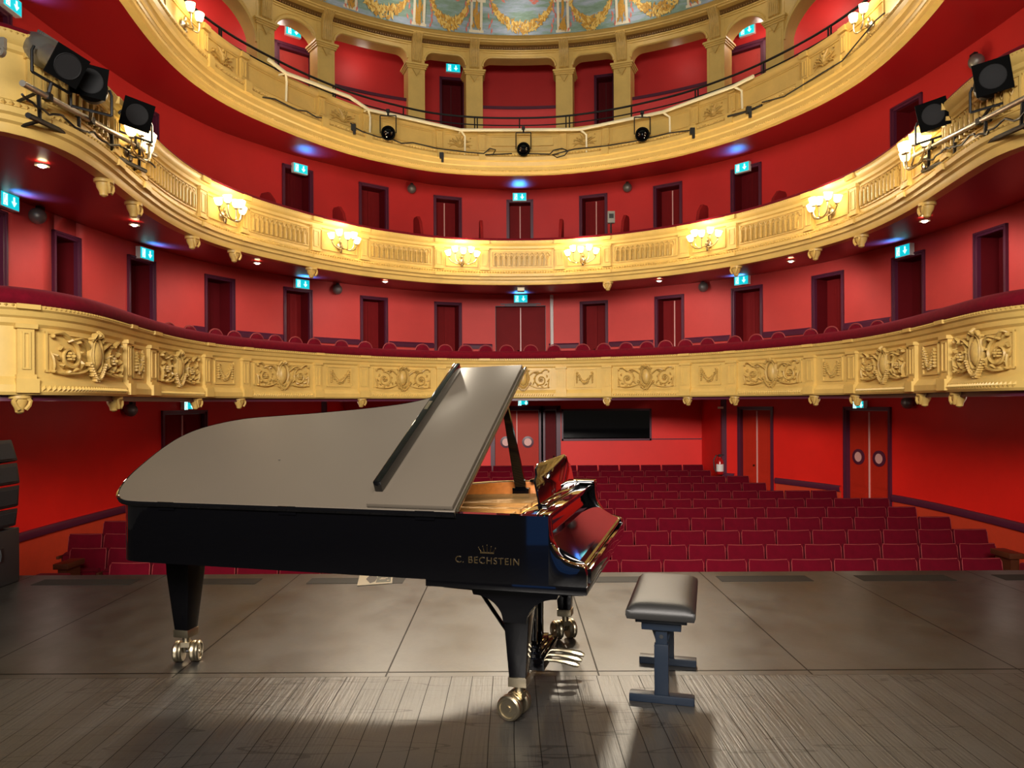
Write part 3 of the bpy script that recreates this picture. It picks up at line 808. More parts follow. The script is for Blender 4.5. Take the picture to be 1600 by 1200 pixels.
for a, b_ in [(255, 313), (382, 496), (575, 680), (757, 875), (952, 1082), (1150, 1254), (1324, 1385)]:
    sa, sb = S3(a) + .05, S3(b_) - .05; m = MB(); panel_frame(BAL, m, sa, sb, 7.19, 7.52, 0, .02, .018)
    obj('panel_moulding', m, 'gilt', b3, o3)

# ------------------------------------------------------------------ top gallery: back wall, colonnade, dome
GS = lambda px, z=9.4: COLC.s_of_px(px, z)
WS = lambda px, z=9.0: GALW.s_of_px(px, z)
g_ops = [(WS(436), WS(486), EYE + ray(461, 80)[1] * GALW.at(WS(461))[1]), (WS(690), WS(724), EYE + ray(707, 125)[1] * GALW.at(WS(707))[1]), (WS(932), WS(958), EYE + ray(945, 120)[1] * GALW.at(WS(945))[1]), (WS(1137), WS(1190), EYE + ray(1163, 78)[1] * GALW.at(WS(1163))[1])]
wall('wall_gallery', GALW, 7.2, 11.1, g_ops, m='wall2', label='red wall at the back of the top gallery behind the columns')
for k, (sa, sb, zt) in enumerate(g_ops):
    lab = ['red panelled door under the arch of the top gallery, left of the columns', 'open dark doorway in the narrow gallery bay with an exit sign', 'dark doorway in the narrow gallery bay without an exit sign', 'red panelled door under the arch of the top gallery, right of the columns'][k]
    door(GALW, sa, sb, 7.5, zt, 0, lab, m='doorpk' if k in (0, 3) else 'doordk', depth=.08 if k in (0, 3) else .3, n_leaf=1 if k in (0, 3) else 2, trimw=.12 if k in (0, 3) else .05)
mb = MB()
rows = []
for q in np.linspace(0, GALW.L, 80):
    a = GALW.pt(q, 0, 11.05); b_ = COLC.pt(q / GALW.L * COLC.L, 0, 11.05); rows.append([a, b_])
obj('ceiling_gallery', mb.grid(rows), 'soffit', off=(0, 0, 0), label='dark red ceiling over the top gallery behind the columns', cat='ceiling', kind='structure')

col_px = [413, 508, 650, 741, 882, 973, 1120, 1213]
cs = [GS(p) for p in col_px]
wide = cs[1] - cs[0]
cs = [cs[0] - 2.75, *cs, cs[-1] + 2.75]
cs = [cs[0] - 1.5] + cs + [cs[-1] + 1.5]
colo = empty('colonnade', (0.23, 18.5, 7.4), 'ochre colonnade of square pillars, scrolled brackets and rounded bays around the top gallery', 'colonnade', kind='structure')
oc = tuple(colo.location)
HW = .21


def cbox(m, s0, s1, o0, o1, z0, z1):
    return arc_box(COLC, m, s0, s1, o0, o1, z0, z1)
for q in cs:
    m = MB(); cbox(m, q - HW, q + HW, -.36, .06, 7.25, 9.74)
    panel_frame(COLC, m, q - HW + .05, q + HW - .05, 7.6, 9.62, .06, .012, .008)
    for z, d in ((9.72, .03), (9.76, .05), (9.80, .075)): cbox(m, q - HW - d, q + HW + d, -.36 - d, .06 + d, z, z + .042)
    cbox(m, q - HW, q + HW, -.36, .04, 9.80, 10.36)
    p = obj('pillar', m, 'gilt', colo, oc)
    m = MB()      # scrolled console on the pillar head
    prof = [(.06, 9.86), (.11, 9.90), (.12, 10.05), (.14, 10.25), (.19, 10.36), (.26, 10.42), (.30, 10.48), (.26, 10.54), (.06, 10.54)]
    rows = []
    for z_o in np.linspace(-.12, .12, 6):
        rows.append([COLC.pt(q + z_o, o + (.012 if i % 2 else 0) * (1 if 0 < i < 8 else 0), z) for i, (o, z) in enumerate(prof)])
    m.grid(rows, True, True)
    for k in range(5):
        x = -.09 + .045 * k; m.tube([COLC.pt(q + x, o + .01, z) for o, z in prof[:8]], .012, 5)
    for sx in (-1, 1): m.lathe([(.02, -.02), (.1, -.02), (.1, .02), (.02, .02)], 12, None, (0, 0, 0)) if False else None
    m.prism([(-.1, 9.70), (.1, 9.70), (0, 9.54)], lambda p_, k: COLC.pt(q + p_[0], .065 + .04 * k, p_[1]))
    obj('console', m, 'gilt2', p, oc)
bays = list(zip(cs[:-1], cs[1:]))
for k, (a, b_) in enumerate(bays):
    a += HW; b_ -= HW; wd = b_ - a
    arch = k in (0, 1, 2, len(bays) - 3, len(bays) - 2, len(bays) - 1)
    n = 28; front = []; zt = 10.36
    def zopen(x):
        d = min(x, wd - x)
        if arch:
            r = wd / 2; top = 10.12 if wd < 2 else 10.22
            return top - r * .80 + .80 * math.sqrt(max(r * r - (r - d) ** 2, 0))
        r = .24; return 10.17 - (0 if d >= r else r - math.sqrt(max(r * r - (r - d) ** 2, 0)))
    xs = [wd * (1 - math.cos(PI * i / n)) / 2 for i in range(n + 1)]
    rows = [[COLC.pt(a + x, .03, zt), COLC.pt(a + x, .03, zopen(x)), COLC.pt(a + x, -.33, zopen(x)), COLC.pt(a + x, -.33, zt)] for x in xs]
    m = MB().grid(rows)
    m.tube([COLC.pt(a + x, .035, zopen(x) + .03) for x in xs], .03, 6)
    if arch: m.tube([COLC.pt(a + x, .03, zopen(x) + .12) for x in xs[3:-3]], .018, 5)
    obj('lintel', m, 'gilt', colo, oc)
# low box fronts in the wide bays
for k, (a, b_) in enumerate(bays):
    if k in (3, 5, 7):
        m = MB(); cbox(m, a + HW, b_ - HW, -.20, -.14, 7.3, 8.98); p = obj('box_front', m, 'lowwall', colo, oc)
        m = MB(); cbox(m, a + HW, b_ - HW, -.23, -.11, 8.97, 9.04); obj('box_cap', m, 'purple', p, oc)
m = MB(); COLC.sweep(m, [(-.33, 10.30), (.05, 10.30), (.05, 10.33), (.08, 10.35), (.08, 10.37), (-.33, 10.37)], step=.2, closed=True); obj('architrave', m, 'gilt', colo, oc)
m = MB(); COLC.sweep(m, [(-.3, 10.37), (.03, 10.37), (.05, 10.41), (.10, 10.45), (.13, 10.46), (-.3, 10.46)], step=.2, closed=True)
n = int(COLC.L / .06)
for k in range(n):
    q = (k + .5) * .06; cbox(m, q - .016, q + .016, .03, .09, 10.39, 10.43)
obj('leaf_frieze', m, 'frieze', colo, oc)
m = MB(); COLC.sweep(m, [(-.3, 10.46), (.13, 10.46), (.17, 10.47), (.24, 10.48), (.26, 10.51), (.29, 10.515), (.30, 10.54), (.37, 10.58), (.38, 10.60), (.35, 10.61), (-.3, 10.61)], step=.2, closed=True)
beads(COLC, m, .1, COLC.L - .1, .275, 10.525, .022, .055)
obj('cornice', m, 'gilt', colo, oc)


# dome with its painted cove
def dome_pt(th, t, lift=0.0):
    """th in radians round the house axis, t 0..1 from the cornice up to the crown"""
    a = t * PI / 2; R = 7.0 * math.cos(a); z = 10.58 + 3.6 * math.sin(a)
    n = Vector((-math.cos(a) * math.cos(th), -math.cos(a) * math.sin(th), -math.sin(a) * 1.9)).normalized() * lift
    return Vector((RC[0] + R * math.cos(th), RC[1] + R * math.sin(th), z)) + n


dome = empty('ceiling', (RC[0], RC[1], 10.58), 'pale green and blue painted dome with golden leaf garlands and ribbons', 'ceiling', kind='structure')
od = tuple(dome.location)
rows = [[dome_pt(2 * PI * k / 96, t) for k in range(96)] for t in np.linspace(0, .97, 26)]
obj('mural', MB().grid(rows, True), 'mural', dome, od)
m = MB(); m.add([dome_pt(2 * PI * k / 48, .97) for k in range(48)], [tuple(range(48))]); obj('crown_disc', m, 'mural', dome, od)


def th_of_px(px, py=30):
    best = min(np.linspace(0, PI, 1500), key=lambda t: abs(to_px(*dome_pt(t, .05))[0] - px)); return best


def leaf(m, th, t, ang, ln, wd, lift):
    c = Vector((0, 0))
    pts = [(0, -ln / 2), (wd / 2, 0), (0, ln / 2), (-wd / 2, 0)]
    vs = []
    for x, y in pts:
        xx = x * math.cos(ang) - y * math.sin(ang); yy = x * math.sin(ang) + y * math.cos(ang)
        vs.append(dome_pt(th - xx / 7.0, t + yy / 4.2, lift))
    m.add(vs, [(0, 1, 2, 3)])


def garland(px0, px1, sag, t0):
    a, b_ = th_of_px(px0), th_of_px(px1)
    g1, g2, r1 = MB(), MB(), MB(); rnd = random.Random(int(px0))
    for k in range(260):
        u = rnd.random(); thick = .13 * math.sin(PI * min(max(u, .06), .94)) + .05
        th = a + (b_ - a) * u; t = t0 - sag * math.sin(PI * u) ** .62 + rnd.uniform(-thick, thick) / 7.0
        leaf(g1 if k % 2 else g2, th, t, rnd.uniform(-1.2, 1.2) + math.cos(PI * u) * 1.2, rnd.uniform(.08, .14), .045, .012 + .004 * (k % 5))
    for k in range(26):
        u = k / 25; th = a + (b_ - a) * (u * 1.06 - .03); t = t0 + .04 - sag * .35 * math.sin(PI * u) + .018 * math.sin(u * 25)
        if abs(u - .5) < .12: continue
        leaf(r1, th, t, .8 + u, .14, .05, .014)
    for sx in (0, 1):
        for k in range(7): leaf(r1, (a if sx == 0 else b_) + rnd.uniform(-.012, .012), t0 - .02 * k, rnd.uniform(-.5, .5), .12, .045, .016)
    p = obj('painted_garland', g1, 'gold1', dome, od, smooth=False)
    obj('light_leaves', g2, 'gold2', p, od, smooth=False); obj('ribbon', r1, 'rose', p, od, smooth=False)


for a, b_ in ((460, 540), (556, 640), (672, 732), (768, 864), (891, 958), (985, 1078), (1090, 1170)): garland(a, b_, .105, .135)
for px in (655, 744, 880, 972, 548, 1083):
    th = th_of_px(px); m = MB(); g = MB(); rnd = random.Random(px)
    w2 = .15
    for t0, t1, x0, x1 in ((.004, .016, -w2 * 1.2, w2 * 1.2), (.016, .125, -w2, -w2 * .6), (.016, .125, w2 * .6, w2), (.125, .14, -w2 * 1.5, w2 * 1.5), (.14, .152, -w2 * 1.9, w2 * 1.9)):
        m.add([dome_pt(th - x0 / 7, t0, .012), dome_pt(th - x1 / 7, t0, .012), dome_pt(th - x1 / 7, t1, .012), dome_pt(th - x0 / 7, t1, .012)], [(0, 1, 2, 3)])
    for k in range(34):
        u = rnd.random(); leaf(g, th + rnd.uniform(-1, 1) * .02 * math.sin(PI * min(1, u + .15)), .02 + .10 * u, rnd.uniform(-.5, .5), .16, .06, .016 + .003 * (k % 4))
    p = obj('painted_pedestal', m, 'ivory', dome, od, smooth=False); obj('leaf_drop', g, 'gold1', p, od, smooth=False)
for a, b_ in ((715, 775), (845, 905)):      # painted panel edges above
    ta, tb = th_of_px(a), th_of_px(b_); m = MB()
    m.add([dome_pt(ta, .17, .012), dome_pt(tb, .17, .012), dome_pt(tb, .18, .012), dome_pt(ta, .18, .012)], [(0, 1, 2, 3)])
    obj('painted_panel_edge', m, 'ivory', dome, od, smooth=False)

# black railing of the top balcony
rl = empty('balcony_railing', (0.25, 16.8, Z3T), 'thin black two-bar railing standing on the top balcony front', 'railing'); orl = tuple(rl.location)
for nm, z, r in (('top_bar', 8.05, .022), ('lower_bar', 7.88, .014)):
    m = MB(); m.tube([BAL.pt(q, -.3, z) for q in np.linspace(2.5, BAL.L - 2.5, 150)], r, 6); obj(nm, m, 'iron', rl, orl)
for px in (311, 365, 368, 453, 535, 538, 640, 744, 748, 812, 881, 886, 979, 1075, 1079, 1177, 1273, 1277):
    q = S3(px, 7.9); m = MB().tube([BAL.pt(q, -.3, 7.6), BAL.pt(q, -.3, 8.05)], .016, 6); obj('post', m, 'iron', rl, orl)

# ------------------------------------------------------------------ small fixtures on the walls
def exit_sign(curve, px, py, z_px, o, label, glow_up=True, w_=.34, h_=.19):
    """z_px: the height at which px was read"""
    q = curve.s_of_px(px, z_px) if curve is not None else None
    if curve is None:
        p = at_y(px, py, YB - .08); x, y, tx, ty = p.x, p.y, 1, 0
    else:
        v = curve.pt(q, o, 0); x, y = v.x, v.y; _, _, tx, ty = curve.at(q)
    z = EYE + ray(px, py)[1] * y
    fr = Matrix(((tx, ty, 0, x), (ty, -tx, 0, y), (0, 0, 1, z), (0, 0, 0, 1)))
    r = empty('exit_sign', (x, y, z - h_ / 2), label, 'exit sign', group='lit exit signs'); of = (x, y, z - h_ / 2)
    obj('housing', MB().box2((-w_ / 2 - .012, -.06, -h_ / 2 - .012), (w_ / 2 + .012, .03, h_ / 2 + .012)).map(lambda p: fr @ p), 'white', r, of)
    obj('lit_panel', MB().box2((-w_ / 2, .02, -h_ / 2), (w_ / 2, .036, h_ / 2)).map(lambda p: fr @ p), 'exitg', r, of)
    m = MB()          # running figure, doorway and arrow
    e = lambda a, b_, c, d: m.box2((a, .034, b_), (c, .041, d))
    e(-.135, -.075, -.06, -.065); e(-.135, -.075, -.125, .075); e(-.07, -.075, -.06, .075); e(-.135, .065, -.06, .075)
    m.lathe([(.001, 0), (.016, 0), (.016, .006), (.001, .006)], 10, Matrix.Rotation(-PI / 2, 3, 'X'), (-.09, .034, .045))
    for p0, p1 in (((-.095, .03), (-.105, -.015)), ((-.105, -.015), (-.085, -.06)), ((-.105, -.015), (-.13, -.05)), ((-.095, .025), (-.075, -.005))):
        m.tube([(p0[0], .038, p0[1]), (p1[0], .038, p1[1])], .010, 5)
    e(.055, -.005, .085, .065)
    m.prism([(.02, 0), (.12, 0), (.07, -.065)], lambda p_, k: Vector((p_[0], .034 + .007 * k, p_[1])))
    m.map(lambda p: fr @ p); obj('symbol', m, 'exitw', r, of)
    if glow_up:
        nv = Vector((ty, -tx, 0))
        lamp('AREA', 'exit_sign_glow', Vector((x, y, z - h_ / 2 - .02)) + nv * .12, 9.0, (0.03, 0.25, 1.0), .26, Vector((x, y, z + 1)) + nv * 1.0, shape_y=.10, spread=1.5)
    return r


for px, py in ((1, 314), (220, 397), (468, 444), (814, 467), (1163, 438), (1420, 392)):
    nm = {1: 'at the far left edge', 220: 'over the second dark door from the left edge', 468: 'over a dark door left of the centre doorway', 814: 'over the wide centre double doorway', 1163: 'over a dark door right of the centre doorway', 1420: 'over the far right dark door'}[px]
    exit_sign(WALL, px, py, 4.2, .10, 'cyan exit sign under the middle balcony, ' + nm)
for px, py in ((5, 5), (465, 264), (812, 308), (1164, 262)):
    nm = {5: 'at the top left corner', 465: 'left of the centre', 812: 'at the centre', 1164: 'right of the centre'}[px]
    exit_sign(WALL, px, py, 7.0, .10, 'cyan exit sign under the top balcony, ' + nm)
for px, py in ((457, 50), (708, 107), (1169, 48)):
    nm = {457: 'in the arch left of the columns', 708: 'above the open dark doorway', 1169: 'in the arch right of the columns'}[px]
    exit_sign(GALW, px, py, 9.7, .05, 'cyan exit sign in the top gallery, ' + nm, glow_up=False, w_=.36, h_=.2)
for px, py in ((304, 634), (1334, 632)):
    exit_sign(WALL, px, py, 1.5, OG + .10, 'small cyan exit sign over the stalls ' + ('door behind the piano tail' if px < 800 else 'porthole doors on the bench side'), glow_up=False, w_=.24, h_=.12)
exit_sign(None, 818, 629, 0, 0, 'small cyan exit sign over the centre stalls door, beside the raised lid', glow_up=False, w_=.22, h_=.10)

# recessed ceiling downlights under the middle balcony
def downlight(px, py, zc, label):
    p = at_z(px, py, zc)
    r = empty('downlight', p, label, 'downlight', group='downlights under the balcony'); of = tuple(p)
    obj('trim_ring', MB().lathe([(.045, 0), (.075, 0), (.075, -.018), (.045, -.012)], 16).map(lambda q: q + p), 'cream', r, of)
    obj('lit_bulb', MB().lathe([(.046, .0), (.042, -.022), (.025, -.034), (.001, -.038)], 14).map(lambda q: q + p), 'lampw', r, of)
    lamp('SPOT', 'downlight_lamp', p + Vector((0, 0, -.10)), 50, (1, .93, .86), .06, p + Vector((.10 * (p.x - .2), (1.0 if p.y > 14 else .3), -1.3)), spot=150)
for px, py in ((66, 257), (210, 350), (402, 410), (602, 439), (1030, 438), (1236, 407), (1445, 344)):
    downlight(px, py, 4.225, 'small lit downlight under the middle balcony, ' + {66: 'near the left edge', 210: 'second from the left edge', 402: 'third from the left', 602: 'first left of centre', 1030: 'first right of centre', 1236: 'second right of centre', 1445: 'beside the far right exit sign'}[px])
# ceiling lamps of the top gallery
for px, pw in ((360, 17), (462, 18), (580, 9), (1045, 4), (1165, 18), (1255, 17)):
    p = COLC.pt(GS(px), -.7, 10.15); lamp('POINT', 'gallery_lamp', p, pw, (1, .9, .8), .15)
# stalls ceiling lamps
for q in (.14, .26, .38, .62, .74, .86):
    a = BAL.pt(BAL.L * q, -.8, 1.45); lamp('POINT', 'stalls_lamp', a, 3, (1, .85, .7), .1)


def wall_speaker(curve, px, py, o, z_px, label):
    v = curve.pt(curve.s_of_px(px, z_px), o, 0); z = EYE + ray(px, py)[1] * v.y - (.05 if o > 0 and z_px < 5 else 0); v.z = z
    r = empty('ball_loudspeaker', v, label, 'loudspeaker', group='small ball speakers on the walls'); of = tuple(v)
    obj('ball', MB().ell(v, (.115, .115, .115), nu=16, nv=10), 'grey', r, of)
    obj('bracket', MB().box(v + Vector((0, .06, .12)), (.06, .12, .06)), 'iron', r, of)
for px, py, zz, nm in ((45, 332, 4.1, 'under the middle balcony near the left edge'), (523, 449, 4.1, 'under the middle balcony left of centre'), (1103, 445, 4.1, 'under the middle balcony right of centre'), (640, 295, 6.9, 'under the top balcony left of centre'), (983, 293, 6.9, 'under the top balcony right of centre'), (1538, 96, 6.9, 'under the top balcony behind the upper spotlight on the right'), (214, 641, 1.5, 'on the stalls wall left of the piano'), (1410, 629, 1.5, 'on the stalls wall right of the porthole doors')):
    wall_speaker(WALL, px, py, .13 if zz > 2 else OG + .13, zz, 'small grey ball loudspeaker ' + nm)
p = at_z(814, 452, 4.16); r = empty('ceiling_camera', p, 'small pale camera under the middle balcony above the centre exit sign', 'camera')
obj('body', MB().box(p, (.16, .22, .10)), 'cream', r, tuple(p)); obj('mount', MB().box(p + Vector((0, 0, .07)), (.04, .04, .08)), 'iron', r, tuple(p))

p = at_y(863, 546, 19.2); obj('pipe', MB().tube([at_y(863, 552, 19.25), at_y(862, 461, 19.25)], .045, 8), 'white', label='white vertical pipe beside the wide centre doorway', cat='pipe')
# grey box on the middle balcony rail
pv = at_y(955, 366, 16.6)
r = empty('control_box', pv, 'grey box with a dark label on a stand behind the middle balcony rail', 'box'); of = tuple(pv)
obj('case', MB().box(pv + Vector((0, 0, .38)), (.16, .10, .26)), 'grey', r, of); obj('label_plate', MB().box(pv + Vector((0, -.055, .40)), (.10, .01, .10)), 'iron', r, of); obj('stand', MB().tube([pv + Vector((0, .02, -.5)), pv + Vector((0, .02, .3))], .02), 'iron', r, of)
# red box dividers on the middle balcony
for px, py0, py1 in ((452, 298, 330), (555, 320, 345), (668, 335, 368), (755, 341, 372), (872, 339, 372), (964, 333, 368), (1076, 317, 354), (1186, 296, 330)):
    q = BAL.s_of_px(px, 5.5); x, y, tx, ty = BAL.at(q)
    a = BAL.pt(q, -.35, 0); top = EYE + ray(px, py0)[1] * a.y
    m = MB()
    poly = [(0, 4.5), (0, top - .50), (.10, top - .16), (.24, top), (.42, top), (.46, top - .05), (.46, 4.5)]
    m.prism(poly, lambda p_, k: BAL.pt(q + (k - .5) * .06, -.30 - p_[0], p_[1]))
    obj('box_divider', m, 'door', label='dark red partition behind the middle balcony rail, ' + {452: 'beside the exit-sign door on the left', 555: 'second from the left', 668: 'left of the door with a bright slit', 755: 'first left of the centre door', 872: 'first right of the centre door', 964: 'beside the grey box', 1076: 'right of the door with a bright slit', 1186: 'beside the exit-sign door on the right'}[px], cat='partition', group='box partitions on the middle balcony')

# ------------------------------------------------------------------ sconces
def sconce(curve, q, z, o, label, n_arm=5, power=36, s=1.0):
    x, y, tx, ty = curve.at(q); v = curve.pt(q, o, z)
    fr = Matrix(((tx, ty, 0, v.x), (ty, -tx, 0, v.y), (0, 0, 1, z), (0, 0, 0, 1)))
    r = empty('sconce', v, label, 'wall lamp', group='sconces on the balcony fronts'); of = tuple(v)
    m = MB(); R = Matrix.Rotation(-PI / 2, 3, 'X')
    m.lathe([(.02, .0), (.085, 0), (.075, .02), (.05, .03), (.03, .05), (.035, .08), (.001, .09)], 14, R, (0, 0, 0)); m.ell((0, .04, -.09), (.03, .03, .05), nu=8); m.ell((0, .03, .09), (.025, .025, .05), nu=8)
    m.map(lambda p: fr @ p); obj('backplate', m, 'brass', r, of)
    k5 = [(-.30, .10, .10), (-.17, .17, .17), (0, .20, .13), (.17, .17, .17), (.30, .10, .10)] if n_arm == 5 else [(-.15, .14, .14), (.13, .14, .14)]
    for ax, ay, az in k5:
        ax *= s; az *= s; ay = ay * s + .05
        pts = [Vector((0, .05, -.02)), Vector((ax * .35, .05 + ay * .7, -.09)), Vector((ax * .8, ay * 1.0, -.05)), Vector((ax, ay, .02)), Vector((ax, ay, az - .04))]
        cc = []
        for i in range(13):   # smooth the arm
            t = i / 12 * 4; k = min(int(t), 3); u = t - k
            P0, P1, P2, P3 = pts[max(k - 1, 0)], pts[k], pts[k + 1], pts[min(k + 2, 4)]
            cc.append(.5 * ((2 * P1) + (P2 - P0) * u + (2 * P0 - 5 * P1 + 4 * P2 - P3) * u * u + (3 * P1 - P0 - 3 * P2 + P3) * u ** 3))
        m = MB().tube(cc, .011, 6); m.lathe([(.012, 0), (.034, .01), (.036, .018), (.012, .03)], 10, None, (ax, ay, az - .05)); m.map(lambda p: fr @ p)
        arm = obj('arm', m, 'brass', r, of)
        tilt = Matrix.Rotation(ax * .9, 3, 'Y')
        sh = MB().lathe([(.022, 0), (.048, .02), (.062, .055), (.064, .09), (.072, .125), (.068, .125), (.001, .11)], 14, tilt, (ax, ay, az - .02)).map(lambda p: fr @ p)
        obj('glass_shade', sh, 'shade', arm, of)
    lamp('SPOT', 'sconce_uplight', fr @ Vector((0, .26 * s, .36)), power * 1.6, WARM, .10, fr @ Vector((0, .10, 3.0)), spot=140)
    lamp('POINT', 'sconce_lamp', fr @ Vector((0, .48 * s, .30)), power, WARM, .14)
snames = {196: 'under the lowest spotlight of the left lighting bar', 347: 'second from the left on the middle balcony', 530: 'third from the left on the middle balcony', 721: 'just left of centre on the middle balcony', 912: 'just right of centre on the middle balcony', 1108: 'third from the right on the middle balcony', 1301: 'second from the right on the middle balcony', 1451: 'behind the right lighting bar'}
for px, nm in snames.items(): sconce(BAL, S2(px, 4.75), 4.70, .02, 'lit five-shade brass sconce, ' + nm)
for px in (284, 1363):
    sconce(BAL, S3(px, 7.3), 7.30, .02, 'lit two-shade brass sconce on the top balcony, ' + ('upper left' if px < 800 else 'upper right'), n_arm=2, power=34)

# ------------------------------------------------------------------ stage lighting
def axis_matrix(loc, target, up=Vector((0, 0, 1))):
    """local +x points at the target"""
    x = (Vector(target) - Vector(loc)).normalized(); y = up.cross(x).normalized(); z = x.cross(y)
    return Matrix(((x.x, y.x, z.x, loc[0]), (x.y, y.y, z.y, loc[1]), (x.z, y.z, z.z, loc[2]), (0, 0, 0, 1)))


RX = Matrix.Rotation(PI / 2, 3, 'Y')      # lathe z -> x


def profile_spot(loc, target, label, L=.62, r=.13, body='grey', frame=.30, hang=-1, bar=None, roll=0.0):
    A = axis_matrix(loc, target)
    if roll: A = A @ Matrix.Rotation(roll, 4, 'X')
    r_ = empty('stage_spotlight', loc, label, 'spotlight', group='stage spotlights on the lighting bars'); of = tuple(loc)
    ap = lambda m: m.map(lambda p: A @ p)
    obj('lamp_housing', ap(MB().lathe([(r * .5, -L * .52), (r * 1.02, -L * .50), (r * 1.1, -L * .30), (r * 1.1, -L * .12), (r * .82, -L * .06), (r * .80, 0)], 18, RX)), body, r_, of)
    m = MB().lathe([(r * .80, 0), (r * .80, L * .26), (r * .92, L * .27), (r * .92, L * .45)], 18, RX)
    for k in range(4): m.box((-L * .40 + .05 * k, 0, r * 1.1), (.02, r * 1.0, .03))
    obj('lens_tube', ap(m), body, r_, of)
    m = MB()
    h = frame / 2
    m.box2((L * .44, -h, -h), (L * .47, h, h))
    obj('colour_frame', ap(m), 'flag', r_, of)
    obj('lens', ap(MB().lathe([(.001, L * .472), (r * .82, L * .473), (r * .86, L * .479), (r * .9, L * .472), (r * .9, L * .468)], 24, RX)), 'spkg', r_, of)
    m = MB()      # yoke: two arms and a cross piece, in world up/down
    y = Vector((A[0][1], A[1][1], A[2][1])); Lc = Vector(loc)
    Z = Vector((0, 0, hang))
    for s in (-1, 1): m.tube([Lc + y * s * r * 1.2, Lc + y * s * r * 1.35 + Z * .05, Lc + y * s * r * 1.35 + Z * (r * 1.9)], .014, 6)
    m.tube([Lc + y * -r * 1.35 + Z * (r * 1.9), Lc + y * r * 1.35 + Z * (r * 1.9)], .014, 6)
    obj('yoke', m, 'iron', r_, of)
    if bar is not None:
        obj('clamp', MB().tube([Lc + Z * (r * 1.9), bar], .018, 6).box(bar, (.07, .07, .07)), 'iron', r_, of)
    return r_


def bar_assembly(p0, p1, label, n_br, inward):
    r = empty('lighting_bar', (p0 + p1) / 2, label, 'lighting bar'); of = tuple((p0 + p1) / 2)
    obj('tube', MB().tube([p0, p1], .03, 10), 'alu', r, of)
    d = (p1 - p0)
    obj('lower_tube', MB().tube([p0 + d * .02 + Vector((0, .10, -.22)) + inward * .1, p1 - d * .1 + Vector((0, .10, -.22)) + inward * .1], .028, 8), 'iron', r, of)
    for k in range(n_br):
        t = (k + .35) / n_br; a = p0 + d * t
        obj('bracket', MB().tube([a, a + Vector((0, .1, -.22)) + inward * .1, a + inward * .5 + Vector((0, 0, -.26))], .02, 6).tube([a, a + inward * .5 + Vector((0, 0, -.02))], .016, 6), 'iron', r, of)
    rnd = random.Random(len(label)); pts = []
    for i in range(40):
        t = i / 39; pts.append(p0 + d * t + Vector((rnd.uniform(-.02, .02), 0, -.10 - .06 * abs(math.sin(t * 14)) + rnd.uniform(-.015, .015))))
    obj('cable', MB().tube(pts, .012, 5), 'iron', r, of)
    return r


La, Lb = at_y(35, 130, 6.75), at_y(243, 243, 9.75)
bar_assembly(La, Lb, 'worn aluminium lighting bar with black cables along the left middle balcony', 4, Vector((-.8, .45, 0)))
Ra, Rb = at_y(1622, 143, 7.0), at_y(1428, 243, 9.9)
bar_assembly(Ra, Rb, 'worn aluminium lighting bar with black cables along the right middle balcony', 4, Vector((.8, .45, 0)))
profile_spot(at_y(80, 88, 7.15), at_y(80, 88, 7.15) + Vector((.62, -.45, -.42)), 'long grey profile spotlight, topmost on the left lighting bar', L=.86, r=.135, frame=.30, bar=La.lerp(Lb, .14), roll=-.25)
profile_spot(at_y(143, 134, 7.5), at_y(143, 134, 7.5) + Vector((.38, -.80, -.12)), 'short black spotlight with square frame, second on the left lighting bar', L=.42, r=.135, body='iron', frame=.31, bar=La.lerp(Lb, .42), roll=-.12)
profile_spot(at_y(212, 181, 8.9), at_y(212, 181, 8.9) + Vector((.5, -.80, -.25)), 'black spotlight with square frame, lowest on the left lighting bar', L=.46, r=.135, body='iron', frame=.33, bar=La.lerp(Lb, .80), roll=-.2)
profile_spot(at_y(1548, 128, 7.9), at_y(1548, 128, 7.9) + Vector((-.42, -.80, -.10)), 'black spotlight with square frame, upper one on the right lighting bar', L=.46, r=.14, body='iron', frame=.34, bar=Ra.lerp(Rb, .38), roll=.15)
profile_spot(at_y(1457, 184, 9.2), at_y(1457, 184, 9.2) + Vector((-.42, -.80, -.14)), 'black spotlight with square frame, lower one beside the bright right sconce', L=.46, r=.14, body='iron', frame=.34, bar=Ra.lerp(Rb, .80), roll=.2)
# small cut-off fixture at the frame edge on the left
pv = at_y(2, 82, 6.6)
r = empty('bar_clamp', pv, 'small chrome clamp fixture cut off at the left picture edge', 'clamp')
obj('ring', MB().lathe([(.03, 0), (.05, 0), (.05, .04), (.03, .04), (.03, 0)], 14, Matrix.Rotation(PI / 2, 3, 'X')).map(lambda q: q + pv), 'alu', r, tuple(pv)); obj('stem', MB().box(pv + Vector((0, .02, .09)), (.05, .04, .10)), 'alu', r, tuple(pv))

# white bar and three hanging spotlights on the top balcony
nodes = [(405, 93), (433, 114), (535, 151), (566, 171), (640, 187), (717, 203), (800, 203), (910, 202), (1042, 175), (1157, 135), (1190, 119)]
P = [Vector((BAL.pt(S3(a, 7.6), .22, 0).x, BAL.pt(S3(a, 7.6), .22, 0).y, 0)) for a, _ in nodes]
for v, (a, b_) in zip(P, nodes): v.z = EYE + ray(a, b_)[1] * v.y
r = empty('lighting_bar', P[5], 'cream lighting bar in straight lengths bolted along the top balcony front', 'lighting bar'); of = tuple(P[5])
obj('tube', MB().tube(P, .035, 8), 'cream', r, of)
for k in (1, 3, 5, 7, 8, 9):
    v = P[k]; q = S3(nodes[k][0], 7.6); obj('bracket', MB().tube([v, BAL.pt(q + .12, .12, v.z - .10), BAL.pt(q + .12, .10, v.z - .5)], .022, 6).tube([v, BAL.pt(q, .02, v.z)], .018, 6), 'cream', r, of)


